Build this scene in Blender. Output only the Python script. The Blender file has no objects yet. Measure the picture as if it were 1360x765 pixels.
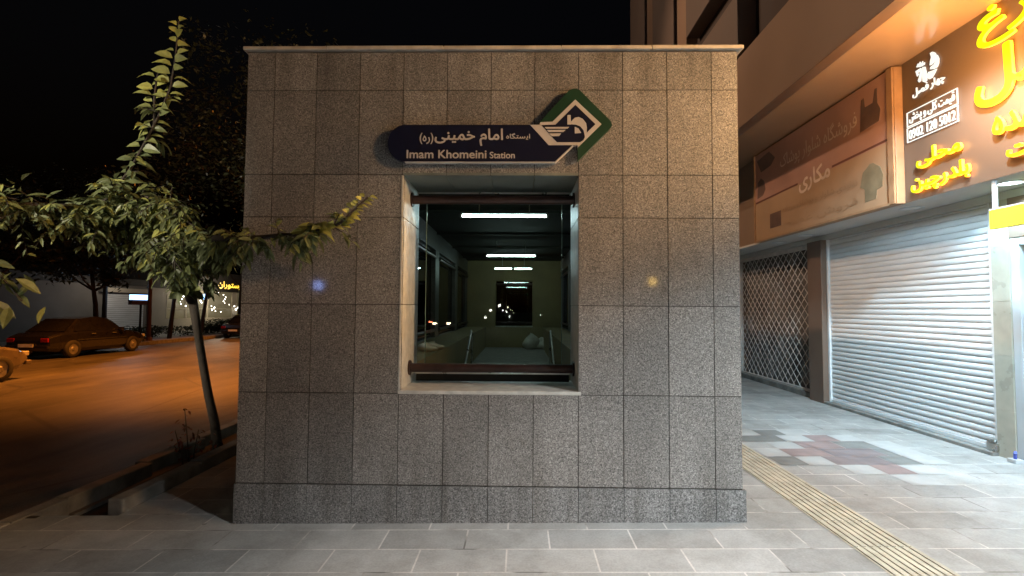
import bpy, math, random
from mathutils import Vector, Matrix
R = math.radians
SC = bpy.context.scene
COL = SC.collection

# ------------------------------------------------------------------ camera, sky, lamps, exposure
cd = bpy.data.cameras.new('camera'); cd.sensor_width = 36; cd.lens = 36 * 650 / 1360
cd.clip_start = .05; cd.clip_end = 600
cam = bpy.data.objects.new('camera', cd); COL.objects.link(cam); SC.camera = cam
cam.location = (0, -3.8, 1.66)
_y, _p, _r = R(1.0), R(2.47), R(.38)
_f = Vector((math.sin(-_y) * math.cos(_p), math.cos(_y) * math.cos(_p), math.sin(_p)))
_x = Vector((math.cos(_y), math.sin(_y), 0)); _u = _x.cross(_f)
_x2 = _x * math.cos(_r) + _u * math.sin(_r); _u2 = _u * math.cos(_r) - _x * math.sin(_r)
cam.rotation_euler = Matrix((_x2, _u2, -_f)).transposed().to_euler()

W = bpy.data.worlds.new('World'); SC.world = W; W.use_nodes = True
nt = W.node_tree; bg = nt.nodes['Background']
sky = nt.nodes.new('ShaderNodeTexSky'); sky.sky_type = 'NISHITA'; sky.sun_disc = False
sky.sun_elevation = R(-4); sky.sun_rotation = R(150); sky.ozone_density = 1.0
nt.links.new(sky.outputs['Color'], bg.inputs['Color']); bg.inputs['Strength'].default_value = .1
MOON = bpy.data.lights.new('moon_sun', 'SUN'); MOON.energy = .02; MOON.angle = R(.5); MOON.color = (1, .96, .9)
mo = bpy.data.objects.new('moon_sun', MOON); COL.objects.link(mo); mo.location = (3, -8, 20); mo.rotation_euler = (R(40), 0, R(25))

def lamp(name, loc, power, color, radius=.12, spot=None, aim=None, blend=.4):
    l = bpy.data.lights.new(name, 'SPOT' if spot else 'POINT'); l.energy = power; l.color = color; l.shadow_soft_size = radius
    if spot: l.spot_size = R(spot); l.spot_blend = blend
    o = bpy.data.objects.new(name, l); COL.objects.link(o); o.location = loc
    if aim is not None: o.rotation_euler = (Vector(aim) - Vector(loc)).to_track_quat('-Z', 'Y').to_euler()
    return o
SODIUM = (1.0, .27, .025)
for _p in ((-10.4, 11.8), (-10.2, 22.5), (-10.4, 36)): lamp('sodium_street_light', (_p[0], _p[1], 9.0), 13500, SODIUM, .15, 96, (_p[0], _p[1], 0), .75)
lamp('front_fill', (3.2, -7.5, 12.0), 45, (1.0, .66, .42), .2)  # weak unseen fill from behind the camera
lamp('front_fill', (1.2, -7.5, 12.0), 2400, (1.0, .66, .42), .2, 20, (.2, -1.7, 0), .9)  # unseen spot added to warm the middle of the front pavement
lamp('walkway_fill', (4.05, -1.4, 4.4), 130, (.50, .80, 1.0), .12, 125, (4.05, -1.4, 0), .5)  # unseen fill added to cool the right walkway
lamp('walkway_fill', (3.9, -3.9, 4.4), 2100, (.94, .96, .97), .12, 115, (3.4, -3.5, 0), .5)  # unseen fill added for the granite wall and front pavement
lamp('walkway_fill', (3.7, .1, 4.5), 1000, (.55, .83, 1.0), .12, 72, (5.1, 3.4, .4), .7)  # unseen fill added for the shutter and alley floor
lamp('walkway_fill', (3.6, .1, 3.3), 330, (.58, .84, 1.0), .12, 68, (5.1, 3.5, 1.1), .8)  # lower bodiless fill, added to light the shutter face
lamp('sodium_street_light', (-4.7, 20.5, 8.5), 4200, SODIUM, .12, 42, (-9.5, 3.5, 0), .6)
lamp('facade_fill', (-9, 7.5, 11.5), 3700, (1.0, .62, .38), .2, 40, (4.4, 4.4, 5.4), .6)  # unseen spot added to brighten the edge beam and banner
lamp('facade_fill', (-9, 9.5, 13.5), 1700, (1.0, .72, .52), .2, 46, (3.6, 8.0, 9.0), .5)  # second unseen spot, added to brighten the upper storeys
lamp('foliage_fill', (-8.0, -8.5, 4.7), 6500, (1.0, .90, .70), .15, 24, (-4.4, .2, 2.85), .7)  # unseen spot added to brighten the near tree's leaves

vs = SC.view_settings; vs.view_transform = 'Standard'; vs.look = 'None'; vs.gamma = 1; vs.exposure = 0.0; vs.use_curve_mapping = False
SC.render.engine = 'CYCLES'
SC.cycles.use_denoising = True
try: SC.cycles.denoiser = 'OPENIMAGEDENOISE'
except Exception: pass
SC.cycles.max_bounces = 8; SC.cycles.transparent_max_bounces = 16; SC.cycles.sample_clamp_indirect = 4

# ------------------------------------------------------------------ helpers
WL = {}          # world location of each linked object
def g(x):        # the pavement climbs gently towards the shops
    return .0163 * (max(-4.0, min(x, 6.0)) + 2.2)

class MB:
    def __init__(s): s.v = []; s.f = []; s.m = []; s.t = []
    def add(s, vs_, fs, mi=0, tone=1.0):
        b = len(s.v); s.v += [tuple(p) for p in vs_]
        for f in fs: s.f.append([b + i for i in f]); s.m.append(mi); s.t.append(tone)
    def box(s, x0, y0, z0, x1, y1, z1, mi=0, tone=1.0):
        x0, x1 = min(x0, x1), max(x0, x1); y0, y1 = min(y0, y1), max(y0, y1); z0, z1 = min(z0, z1), max(z0, z1)
        s.add([(x0,y0,z0),(x1,y0,z0),(x1,y1,z0),(x0,y1,z0),(x0,y0,z1),(x1,y0,z1),(x1,y1,z1),(x0,y1,z1)],
              [(0,3,2,1),(4,5,6,7),(0,1,5,4),(1,2,6,5),(2,3,7,6),(3,0,4,7)], mi, tone)
    def quad(s, a, b, c, d, mi=0, tone=1.0): s.add([a, b, c, d], [(0,1,2,3)], mi, tone)
    def prism(s, poly, fn, d0, d1, mi=0, mi_side=None):   # fn(u,v,d) -> xyz ; front cap at d1
        n = len(poly); ms = mi if mi_side is None else mi_side
        a = sum(poly[i][0] * poly[(i+1) % n][1] - poly[(i+1) % n][0] * poly[i][1] for i in range(n))
        if a < 0: poly = poly[::-1]
        s.add([fn(u, v, d1) for u, v in poly], [tuple(range(n))], mi)
        s.add([fn(u, v, d0) for u, v in poly], [tuple(range(n - 1, -1, -1))], ms)
        s.add([fn(u, v, d0) for u, v in poly] + [fn(u, v, d1) for u, v in poly],
              [(i, (i+1) % n, n + (i+1) % n, n + i) for i in range(n)], ms)
    def tube(s, pts, rad, seg=8, mi=0, cap=True):
        pts = [Vector(p) for p in pts]
        if not hasattr(rad, '__len__'): rad = [rad] * len(pts)
        rings = []; prev = None
        for i, p in enumerate(pts):
            t = (pts[min(i+1, len(pts)-1)] - pts[max(i-1, 0)]).normalized()
            if prev is None: a = t.orthogonal().normalized()
            else:
                a = prev - t * prev.dot(t)
                a = a.normalized() if a.length > 1e-6 else t.orthogonal().normalized()
            prev = a; b = t.cross(a)
            rings.append([p + (a * math.cos(2*math.pi*k/seg) + b * math.sin(2*math.pi*k/seg)) * rad[i] for k in range(seg)])
        vs_ = [q for r in rings for q in r]; fs = []
        for i in range(len(pts) - 1):
            for k in range(seg):
                k2 = (k + 1) % seg; fs.append((i*seg+k, i*seg+k2, (i+1)*seg+k2, (i+1)*seg+k))
        if cap: fs += [tuple(range(seg-1, -1, -1)), tuple(range((len(pts)-1)*seg, len(pts)*seg))]
        s.add(vs_, fs, mi)
    def lathe(s, prof, c, axis='z', seg=20, mi=0):        # prof: (radius, height)
        vs_ = []; fs = []; n = len(prof)
        for k in range(seg):
            a = 2*math.pi*k/seg
            for r, h in prof:
                x, y = r*math.cos(a), r*math.sin(a)
                p = (x, y, h) if axis == 'z' else ((h, x, y) if axis == 'x' else (y, h, x))
                vs_.append((c[0]+p[0], c[1]+p[1], c[2]+p[2]))
        for k in range(seg):
            k2 = (k+1) % seg
            for i in range(n-1): fs.append((k*n+i, k2*n+i, k2*n+i+1, k*n+i+1))
        s.add(vs_, fs, mi)
    def build(s, name, mats, parent=None, smooth=False, bevel=0, tone=False):
        me = bpy.data.meshes.new(name); me.from_pydata(s.v, [], s.f)
        if not isinstance(mats, (list, tuple)): mats = [mats]
        for m in mats: me.materials.append(m)
        me.polygons.foreach_set('material_index', s.m)
        if smooth: me.polygons.foreach_set('use_smooth', [True] * len(s.f))
        if tone:
            at = me.color_attributes.new('tone', 'FLOAT_COLOR', 'CORNER')
            k = 0
            for p, t in zip(me.polygons, s.t):
                for _ in p.vertices: at.data[k].color = (t, t, t, 1); k += 1
        me.update()
        return link(name, me, parent, bevel)

def link(name, me, parent=None, bevel=0):
    o = bpy.data.objects.new(name, me); COL.objects.link(o)
    if parent is not None:
        o.parent = parent; o.location = -WL[parent.name]
    WL[o.name] = Vector((0, 0, 0))
    if bevel:
        b = o.modifiers.new('bevel', 'BEVEL'); b.width = bevel; b.segments = 2; b.limit_method = 'ANGLE'
    return o
def tag(o, label, cat, group=None, kind=None):
    o['label'] = label; o['category'] = cat
    if group: o['group'] = group
    if kind: o['kind'] = kind
    return o
def thing(name, label, cat, loc=(0,0,0), group=None):
    o = bpy.data.objects.new(name, None); COL.objects.link(o); o.location = loc; o.empty_display_size = .2
    WL[o.name] = Vector(loc)
    return tag(o, label, cat, group)
def structure(o): o['kind'] = 'structure'; return o
def kids(o): return [c for c in bpy.data.objects if c.parent == o]
def dup(o, loc=None, rz=None, label=None, parent=None, scale=None):
    c = o.copy(); COL.objects.link(c)
    if parent: c.parent = parent
    for k in kids(o): dup(k, parent=c)
    if loc is not None: c.location = loc
    if rz is not None: c.rotation_euler = (0, 0, rz)
    if scale is not None: c.scale = scale
    if label: c['label'] = label
    return c

# ------------------------------------------------------------------ materials
def new_mat(name):
    m = bpy.data.materials.new(name); m.use_nodes = True
    return m, m.node_tree, m.node_tree.nodes['Principled BSDF']
def ramp(t, fac, stops, interp='LINEAR'):
    r = t.nodes.new('ShaderNodeValToRGB'); r.color_ramp.interpolation = interp
    e = r.color_ramp.elements
    while len(e) < len(stops): e.new(.5)
    for el, (p, c) in zip(e, stops): el.position = p; el.color = (*c, 1) if len(c) == 3 else c
    t.links.new(fac, r.inputs['Fac']); return r
def coords(t, scale=(1,1,1), loc=(0,0,0), rot=(0,0,0)):
    c = t.nodes.new('ShaderNodeTexCoord'); mp = t.nodes.new('ShaderNodeMapping')
    mp.inputs['Scale'].default_value = scale; mp.inputs['Location'].default_value = loc; mp.inputs['Rotation'].default_value = rot
    t.links.new(c.outputs['Object'], mp.inputs['Vector']); return mp.outputs['Vector']
def noise(t, vec, scale, detail=4, rough=.55):
    n = t.nodes.new('ShaderNodeTexNoise'); n.inputs['Scale'].default_value = scale; n.inputs['Detail'].default_value = detail
    n.inputs['Roughness'].default_value = rough
    t.links.new(vec, n.inputs['Vector']); return n.outputs['Fac']
def mixc(t, fac, a, b, mode='MIX'):
    n = t.nodes.new('ShaderNodeMix'); n.data_type = 'RGBA'; n.blend_type = mode
    for sock, val in ((n.inputs[0], fac), (n.inputs[6], a), (n.inputs[7], b)):
        if hasattr(val, 'is_linked'): t.links.new(val, sock)
        elif hasattr(val, '__len__'): sock.default_value = (*val, 1)
        else: sock.default_value = val
    return n.outputs[2]
def bump(t, b, h, strength=.3, dist=.01):
    n = t.nodes.new('ShaderNodeBump'); n.inputs['Strength'].default_value = strength; n.inputs['Distance'].default_value = dist
    t.links.new(h, n.inputs['Height']); t.links.new(n.outputs['Normal'], b.inputs['Normal'])
def mat(name, c, rough=.6, metal=0, var=.18, scale=6, bmp=0, bscale=60, coat=0, spec=.5, stretch=(1,1,1)):
    m, t, b = new_mat(name)
    v = coords(t, stretch); n = noise(t, v, scale)
    lo = tuple(x * (1 - var) for x in c); hi = tuple(min(1, x * (1 + var)) for x in c)
    r = ramp(t, n, [(.3, lo), (.7, hi)]); t.links.new(r.outputs['Color'], b.inputs['Base Color'])
    rr = ramp(t, n, [(.3, (rough*.85,)*3), (.7, (min(1, rough*1.15),)*3)]); t.links.new(rr.outputs['Color'], b.inputs['Roughness'])
    b.inputs['Metallic'].default_value = metal; b.inputs['Coat Weight'].default_value = coat
    b.inputs['Coat Roughness'].default_value = .08; b.inputs['Specular IOR Level'].default_value = spec
    if bmp: bump(t, b, noise(t, v, bscale, 3), bmp, .01)
    return m
def emit(name, c, s, base=(.8,.8,.8)):
    m, t, b = new_mat(name)
    b.inputs['Base Color'].default_value = (*base, 1); b.inputs['Emission Color'].default_value = (*c, 1); b.inputs['Emission Strength'].default_value = s
    return m

def granite(name, tint=(1,1,1), k=1.0, rough=.42, coat=.25, tone=True):
    m, t, b = new_mat(name); v = coords(t)
    n1 = noise(t, v, 105, 3, .7)
    vo = t.nodes.new('ShaderNodeTexVoronoi'); vo.inputs['Scale'].default_value = 95; t.links.new(v, vo.inputs['Vector'])
    grain = ramp(t, n1, [(.32, tuple(.045*k*x for x in tint)), (.45, tuple(.155*k*x for x in tint)), (.56, tuple(.25*k*x for x in tint)), (.72, tuple(.40*k*x for x in tint))])
    cell = t.nodes.new('ShaderNodeSeparateColor'); t.links.new(vo.outputs['Color'], cell.inputs[0])
    cr = ramp(t, cell.outputs[0], [(.0, (.55,)*3), (.25, (.85,)*3), (.75, (1.06,)*3), (1, (1.35,)*3)])
    c = mixc(t, 1, grain.outputs['Color'], cr.outputs['Color'], 'MULTIPLY')
    big = ramp(t, noise(t, v, 1.6, 5, .6), [(.3, (.80, .79, .78)), (.7, (1.12, 1.11, 1.10))])
    c = mixc(t, 1, c, big.outputs['Color'], 'MULTIPLY')
    streak = ramp(t, noise(t, coords(t, (7, 7, .5)), 1.0, 4), [(.25, (.86,)*3), (.6, (1.0,)*3)])
    c = mixc(t, 1, c, streak.outputs['Color'], 'MULTIPLY')
    sx = t.nodes.new('ShaderNodeSeparateXYZ'); t.links.new(v, sx.inputs[0])
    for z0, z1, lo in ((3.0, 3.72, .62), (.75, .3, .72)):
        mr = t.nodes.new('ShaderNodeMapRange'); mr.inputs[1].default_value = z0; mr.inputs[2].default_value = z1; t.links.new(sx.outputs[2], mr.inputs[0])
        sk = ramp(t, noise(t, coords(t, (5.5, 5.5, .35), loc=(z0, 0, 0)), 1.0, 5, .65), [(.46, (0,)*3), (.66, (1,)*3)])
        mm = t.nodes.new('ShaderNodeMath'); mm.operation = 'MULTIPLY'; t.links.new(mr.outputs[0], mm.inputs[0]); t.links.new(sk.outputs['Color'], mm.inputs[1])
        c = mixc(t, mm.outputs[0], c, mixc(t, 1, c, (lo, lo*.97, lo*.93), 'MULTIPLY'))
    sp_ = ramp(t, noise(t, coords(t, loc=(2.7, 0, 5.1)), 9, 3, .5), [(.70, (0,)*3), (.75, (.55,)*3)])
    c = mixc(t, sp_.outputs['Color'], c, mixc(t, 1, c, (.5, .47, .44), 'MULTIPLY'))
    if tone:
        a = t.nodes.new('ShaderNodeVertexColor'); a.layer_name = 'tone'
        c = mixc(t, 1, c, a.outputs['Color'], 'MULTIPLY')
    t.links.new(c, b.inputs['Base Color']); b.inputs['Roughness'].default_value = rough
    b.inputs['Coat Weight'].default_value = coat; b.inputs['Coat Roughness'].default_value = .06
    bump(t, b, n1, .12, .004)
    return m

M = {}
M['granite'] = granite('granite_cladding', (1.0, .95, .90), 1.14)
M['granite_plinth'] = granite('granite_plinth', (1.0, .98, .96), 1.05, .6, .05)
M['joint'] = mat('tile_joint', (.035, .03, .026), .9)
M['coping'] = mat('coping_stone', (.42, .38, .33), .6, bmp=.2, scale=9, var=.25)
M['sill'] = mat('pale_sill_stone', (.55, .54, .50), .45, bmp=.1, scale=14, var=.2)
M['lintel'] = mat('grey_green_lintel_panel', (.16, .18, .165), .5, scale=6, var=.25)
M['brown_metal'] = mat('brown_painted_metal', (.038, .020, .017), .38, .3, var=.35, scale=8)
M['steel'] = mat('brushed_steel', (.6, .6, .58), .3, 1)
M['dark_metal'] = mat('dark_metal', (.02, .022, .02), .5, .6)
M['plaster_in'] = mat('olive_plaster', (.23, .185, .09), .8, scale=1.2, var=.2, bmp=.1)
M['ceiling_in'] = mat('dark_ceiling_board', (.028, .03, .025), .9, spec=.1, scale=2, var=.3)
M['concrete'] = mat('grey_concrete', (.26, .25, .23), .85, scale=4, var=.25, bmp=.3)
M['kerb'] = mat('kerb_concrete', (.20, .195, .18), .85, scale=5, var=.4, bmp=.4)
M['soil'] = mat('planter_soil', (.035, .027, .02), .95, bmp=.8, bscale=25)
M['wall_beige'] = mat('brown_beige_panel', (.24, .165, .115), .55, scale=.9, var=.08)
M['beam'] = mat('beige_beam_panel', (.25, .165, .11), .5, scale=.8, var=.08)
M['beam_shade'] = mat('underside_shade_brown', (.085, .05, .033), .5)  # beam's unlit underside, its shade put into a darker brown
M['soffit'] = mat('glossy_brown_soffit', (.30, .20, .13), .22, scale=.7, var=.06, coat=.6)
M['soffit_white'] = mat('white_soffit', (.55, .55, .53), .55, scale=2, var=.08)
M['upper_dark'] = mat('dark_upper_brick', (.05, .035, .03), .8, scale=3, var=.3, stretch=(1, 6, .4))
M['upper'] = mat('taupe_upper_cladding', (.13, .095, .075), .7, scale=1, var=.15)
M['shutter'] = mat('galvanised_shutter', (.76, .78, .79), .5, .0, scale=3, var=.09, stretch=(1, .5, 3))
M['gate'] = mat('lattice_gate_steel', (.62, .58, .54), .55, .1)
M['marble'] = mat('beige_marble', (.42, .40, .33), .3, scale=4, var=.16, bmp=.02)
M['gate_glass'] = mat('shop_glass_painted_light', (.17, .16, .15), .25, scale=2, var=.4)  # opaque pane; lit interior and reflections are put into its grey
M['column'] = mat('taupe_column', (.17, .115, .085), .5, scale=2, var=.1)
M['white_alu'] = mat('white_aluminium', (.5, .53, .55), .35, scale=3, var=.05)
M['shop_dark'] = mat('dark_shop_inside', (.035, .032, .03), .8)
M['panel_brown'] = mat('brown_sign_panel', (.105, .075, .056), .35, scale=.6, var=.08)
M['poster_tan'] = mat('tan_banner', (.36, .235, .14), .55, scale=1.4, var=.12)
M['poster_pink'] = mat('dusty_red_banner', (.38, .215, .165), .55, scale=1.2, var=.18)
M['poster_dark'] = mat('dark_print', (.13, .08, .065), .55, scale=5, var=.3)
M['poster_olive'] = mat('olive_print', (.20, .165, .10), .6, scale=4, var=.3)
M['poster_line'] = mat('maroon_print', (.13, .045, .03), .6)
M['poster_text'] = mat('pale_print', (.60, .47, .38), .6)
M['poster_small'] = mat('faded_print', (.33, .21, .12), .6)
M['box_tan'] = mat('tan_box_edge', (.30, .18, .10), .5)
M['navy'] = mat('navy_sign_face', (.006, .007, .022), .35, scale=2, var=.1)
M['green'] = mat('green_sign_face', (.010, .040, .020), .4, scale=2, var=.12)
M['sign_white'] = mat('white_sign_print', (.47, .44, .43), .5, scale=3, var=.05)
M['sign_edge'] = mat('pale_sign_edge', (.6, .58, .55), .4)
M['yellow'] = mat('yellow_panel', (.76, .68, .04), .4, scale=2, var=.05)
M['tactile'] = mat('tactile_yellow_concrete', (.45, .41, .32), .8, scale=7, var=.22, bmp=.3)
M['pave_light'] = mat('pale_paver', (.40, .40, .39), .6, scale=6, var=.12, bmp=.15)
M['pave_red'] = mat('red_paver', (.26, .195, .185), .6, scale=6, var=.2, bmp=.15)
M['pave_purple'] = mat('slate_purple_paver', (.20, .165, .165), .6, scale=6, var=.2, bmp=.15)
M['pave_dark'] = mat('dark_paver', (.19, .19, .18), .6, scale=6, var=.2, bmp=.15)
M['bark'] = mat('tree_bark', (.045, .034, .026), .9, scale=20, var=.4, bmp=.6, stretch=(1, 1, .3))
M['bag'] = mat('white_sack_cloth', (.6, .57, .5), .8, scale=9, var=.15, bmp=.5, bscale=14)
M['tyre'] = mat('tyre_rubber', (.02, .02, .02), .8)
M['rim'] = mat('wheel_rim', (.4, .4, .4), .4, .8)
M['car_pale'] = mat('pale_car_paint', (.13, .115, .10), .3, .1, coat=.8)
M['car_dark'] = mat('dark_car_paint', (.014, .013, .013), .3, .2, coat=.8)
M['car_glass'] = mat('car_window_glass', (.012, .012, .014), .08)
M['car_light'] = mat('car_headlight_lens', (.5, .5, .48), .15)
M['car_tail'] = mat('car_tail_lens', (.25, .01, .01), .2)
M['far_wall'] = mat('grey_far_wall', (.17, .155, .135), .8, scale=.6, var=.25)
M['far_cream'] = mat('cream_far_wall', (.46, .41, .32), .7, scale=.6, var=.15)
M['far_dark'] = mat('dark_far_fascia', (.03, .027, .025), .7)
M['pole_brown'] = mat('brown_pole', (.13, .06, .04), .6)
M['tube'] = emit('fluorescent_tube', (.66, .97, 1.0), 62)
M['led_yellow'] = emit('yellow_led_face', (.86, 1.0, .0), 1.0, (.1, .1, .0))
M['led_orange'] = emit('amber_letter_return', (1.0, .36, .02), 4.5, (.6, .35, .05))
M['led_white'] = emit('white_led_face', (.90, .97, .93), .95, (.2, .2, .2))
M['downlight'] = emit('downlight_disc', (.80, .97, 1.0), 6)
M['led_far_yellow'] = emit('far_yellow_letters', (1.0, .62, .02), 1.6)
M['bulb_white'] = emit('white_bulb', (1, .93, .82), 14)
M['bulb_blue'] = emit('blue_white_lamp', (.30, .55, 1), 4)
M['bulb_warm'] = emit('warm_bulb', (1, .72, .25), 10)
M['bulb_red'] = emit('red_lamp', (1, .10, .05), 8)
M['bulb_green'] = emit('green_lamp', (.05, 1, .45), 6)
M['window_lit'] = emit('dim_lit_window', (.80, .62, .30), .10, (.1, .1, .08))

def glass_mat(name, tint, ior=1.5):
    m, t, b = new_mat(name); out = t.nodes['Material Output']
    tr = t.nodes.new('ShaderNodeBsdfTransparent'); tr.inputs[0].default_value = (*tint, 1)
    gl = t.nodes.new('ShaderNodeBsdfGlossy'); gl.inputs['Roughness'].default_value = .015
    fr = t.nodes.new('ShaderNodeFresnel'); fr.inputs[0].default_value = ior
    mx = t.nodes.new('ShaderNodeMixShader')
    t.links.new(fr.outputs[0], mx.inputs[0]); t.links.new(tr.outputs[0], mx.inputs[1]); t.links.new(gl.outputs[0], mx.inputs[2])
    t.links.new(mx.outputs[0], out.inputs['Surface']); return m
M['glass'] = glass_mat('green_tinted_glass', (.88, .89, .83))
M['glass_edge'] = mat('glass_edge', (.20, .30, .25), .2)

def leaf_mat(name, c, tip):
    m, t, b = new_mat(name); out = t.nodes['Material Output']
    a = t.nodes.new('ShaderNodeVertexColor'); a.layer_name = 'tone'
    sp = t.nodes.new('ShaderNodeSeparateColor'); t.links.new(a.outputs['Color'], sp.inputs[0])
    cr = ramp(t, sp.outputs[0], [(0, tuple(.5*x for x in c)), (.5, c), (1, tip)])
    b.inputs['Roughness'].default_value = .42; b.inputs['Specular IOR Level'].default_value = .35
    n = ramp(t, noise(t, coords(t), 30, 2), [(.3, (.8,)*3), (.7, (1.15,)*3)])
    col = mixc(t, 1, cr.outputs['Color'], n.outputs['Color'], 'MULTIPLY')
    t.links.new(col, b.inputs['Base Color'])
    tl = t.nodes.new('ShaderNodeBsdfTranslucent'); t.links.new(col, tl.inputs[0])
    mx = t.nodes.new('ShaderNodeMixShader'); mx.inputs[0].default_value = .28
    t.links.new(b.outputs[0], mx.inputs[1]); t.links.new(tl.outputs[0], mx.inputs[2]); t.links.new(mx.outputs[0], out.inputs['Surface'])
    return m
M['leaf'] = leaf_mat('near_leaf', (.155, .185, .085), (.46, .46, .12))
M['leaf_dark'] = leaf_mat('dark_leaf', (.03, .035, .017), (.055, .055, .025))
M['leaf_red'] = leaf_mat('red_flower_leaf', (.10, .05, .03), (.28, .06, .03))

def paver_mat():
    m, t, b = new_mat('stone_pavers')
    v = coords(t, loc=(-.21, .118, 0))
    br = t.nodes.new('ShaderNodeTexBrick'); br.offset = .5; br.offset_frequency = 2; br.squash = 1
    br.inputs['Scale'].default_value = 1; br.inputs['Brick Width'].default_value = .585; br.inputs['Row Height'].default_value = .293
    br.inputs['Mortar Size'].default_value = .006; br.inputs['Mortar Smooth'].default_value = .1; br.inputs['Bias'].default_value = 0
    br.inputs['Color1'].default_value = (.305, .303, .292, 1); br.inputs['Color2'].default_value = (.41, .408, .395, 1)
    gm = ramp(t, noise(t, v, 2.2, 3), [(.36, (.16, .15, .14)), (.50, (.60, .57, .54))])
    t.links.new(gm.outputs['Color'], br.inputs['Mortar']); t.links.new(v, br.inputs['Vector'])
    c = mixc(t, 1, br.outputs['Color'], ramp(t, noise(t, v, 3.0, 6, .65), [(.25, (.72, .71, .69)), (.7, (1.12,)*3)]).outputs['Color'], 'MULTIPLY')
    c = mixc(t, 1, c, ramp(t, noise(t, v, 70, 3), [(.3, (.88,)*3), (.7, (1.08,)*3)]).outputs['Color'], 'MULTIPLY')
    st = ramp(t, noise(t, coords(t, loc=(4.3, 1.7, 0)), 5.5, 5, .7), [(.66, (0,)*3), (.74, (.35,)*3)])
    c = mixc(t, st.outputs['Color'], c, (.52, .50, .47))
    gv = t.nodes.new('ShaderNodeTexVoronoi'); gv.inputs['Scale'].default_value = 2.3; t.links.new(v, gv.inputs['Vector'])
    gm_ = ramp(t, gv.outputs['Distance'], [(.030, (.55,)*3), (.045, (0,)*3)]); c = mixc(t, gm_.outputs['Color'], c, (.09, .085, .08))
    dk = ramp(t, noise(t, coords(t, loc=(9.1, 3.3, 0)), 1.3, 7, .7), [(.50, (0,)*3), (.68, (.45,)*3)]); c = mixc(t, dk.outputs['Color'], c, mixc(t, 1, c, (.62, .59, .55), 'MULTIPLY'))
    t.links.new(c, b.inputs['Base Color'])
    rr = ramp(t, noise(t, v, 5, 4), [(.3, (.42,)*3), (.7, (.68,)*3)]); t.links.new(rr.outputs['Color'], b.inputs['Roughness'])
    inv = t.nodes.new('ShaderNodeMath'); inv.operation = 'MULTIPLY_ADD'; inv.inputs[1].default_value = -1.0
    t.links.new(br.outputs['Fac'], inv.inputs[0]); t.links.new(noise(t, v, 40, 3), inv.inputs[2])
    bump(t, b, inv.outputs[0], .25, .004)
    return m
M['pavers'] = paver_mat()
def asphalt():
    m, t, b = new_mat('asphalt'); v = coords(t)
    c = mixc(t, 1, ramp(t, noise(t, v, .35, 5), [(.3, (.038, .036, .034)), (.7, (.100, .095, .090))]).outputs['Color'],
             ramp(t, noise(t, v, 60, 3), [(.3, (.75,)*3), (.7, (1.25,)*3)]).outputs['Color'], 'MULTIPLY')
    c = mixc(t, 1, c, ramp(t, noise(t, coords(t, (1.3, .07, 1)), 1, 6, .65), [(.3, (.45,)*3), (.65, (1.2,)*3)]).outputs['Color'], 'MULTIPLY')
    c = mixc(t, 1, c, ramp(t, noise(t, coords(t, (.9, .28, 1), (5, 2, 0)), 1, 7, .7), [(.38, (.45,)*3), (.5, (.95,)*3), (.7, (1.25,)*3)]).outputs['Color'], 'MULTIPLY')
    cv = t.nodes.new('ShaderNodeTexVoronoi'); cv.feature = 'DISTANCE_TO_EDGE'; cv.inputs['Scale'].default_value = .45; t.links.new(coords(t, (1, .5, 1)), cv.inputs['Vector'])
    c = mixc(t, ramp(t, cv.outputs['Distance'], [(.004, (.7,)*3), (.012, (0,)*3)]).outputs['Color'], c, (.012, .012, .012))
    t.links.new(c, b.inputs['Base Color']); b.inputs['Roughness'].default_value = .55
    bump(t, b, noise(t, v, 90, 2), .4, .006); return m
M['asphalt'] = asphalt()

# ------------------------------------------------------------------ Persian lettering (letters joined by hand, right to left)
_L = {'ا':(0xFE8D,0xFE8E,0,0),'ب':(0xFE8F,0xFE90,0xFE91,0xFE92),'پ':(0xFB56,0xFB57,0xFB58,0xFB59),'ت':(0xFE95,0xFE96,0xFE97,0xFE98),
 'چ':(0xFB7A,0xFB7B,0xFB7C,0xFB7D),'ح':(0xFEA1,0xFEA2,0xFEA3,0xFEA4),'خ':(0xFEA5,0xFEA6,0xFEA7,0xFEA8),'د':(0xFEA9,0xFEAA,0,0),'ر':(0xFEAD,0xFEAE,0,0),
 'س':(0xFEB1,0xFEB2,0xFEB3,0xFEB4),'ش':(0xFEB5,0xFEB6,0xFEB7,0xFEB8),'ص':(0xFEB9,0xFEBA,0xFEBB,0xFEBC),'ع':(0xFEC9,0xFECA,0xFECB,0xFECC),'غ':(0xFECD,0xFECE,0xFECF,0xFED0),
 'ف':(0xFED1,0xFED2,0xFED3,0xFED4),'ق':(0xFED5,0xFED6,0xFED7,0xFED8),'ک':(0xFB8E,0xFB8F,0xFB90,0xFB91),'گ':(0xFB92,0xFB93,0xFB94,0xFB95),
 'ل':(0xFEDD,0xFEDE,0xFEDF,0xFEE0),'م':(0xFEE1,0xFEE2,0xFEE3,0xFEE4),'ن':(0xFEE5,0xFEE6,0xFEE7,0xFEE8),'و':(0xFEED,0xFEEE,0,0),'ه':(0xFEE9,0xFEEA,0xFEEB,0xFEEC),'ی':(0xFBFC,0xFBFD,0xFBFE,0xFBFF)}
def shape(s):
    if not any(c in _L for c in s): return s
    out = []
    for i, c in enumerate(s):
        if c not in _L: out.append({'(': ')', ')': '('}.get(c, c)); continue
        p = i > 0 and s[i-1] in _L and _L[s[i-1]][2] != 0
        n = i < len(s)-1 and s[i+1] in _L and _L[c][2] != 0
        f = _L[c]; out.append(chr(f[3] if p and n else f[1] if p else f[2] if n else f[0]))
    return ''.join(reversed(out))
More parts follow.
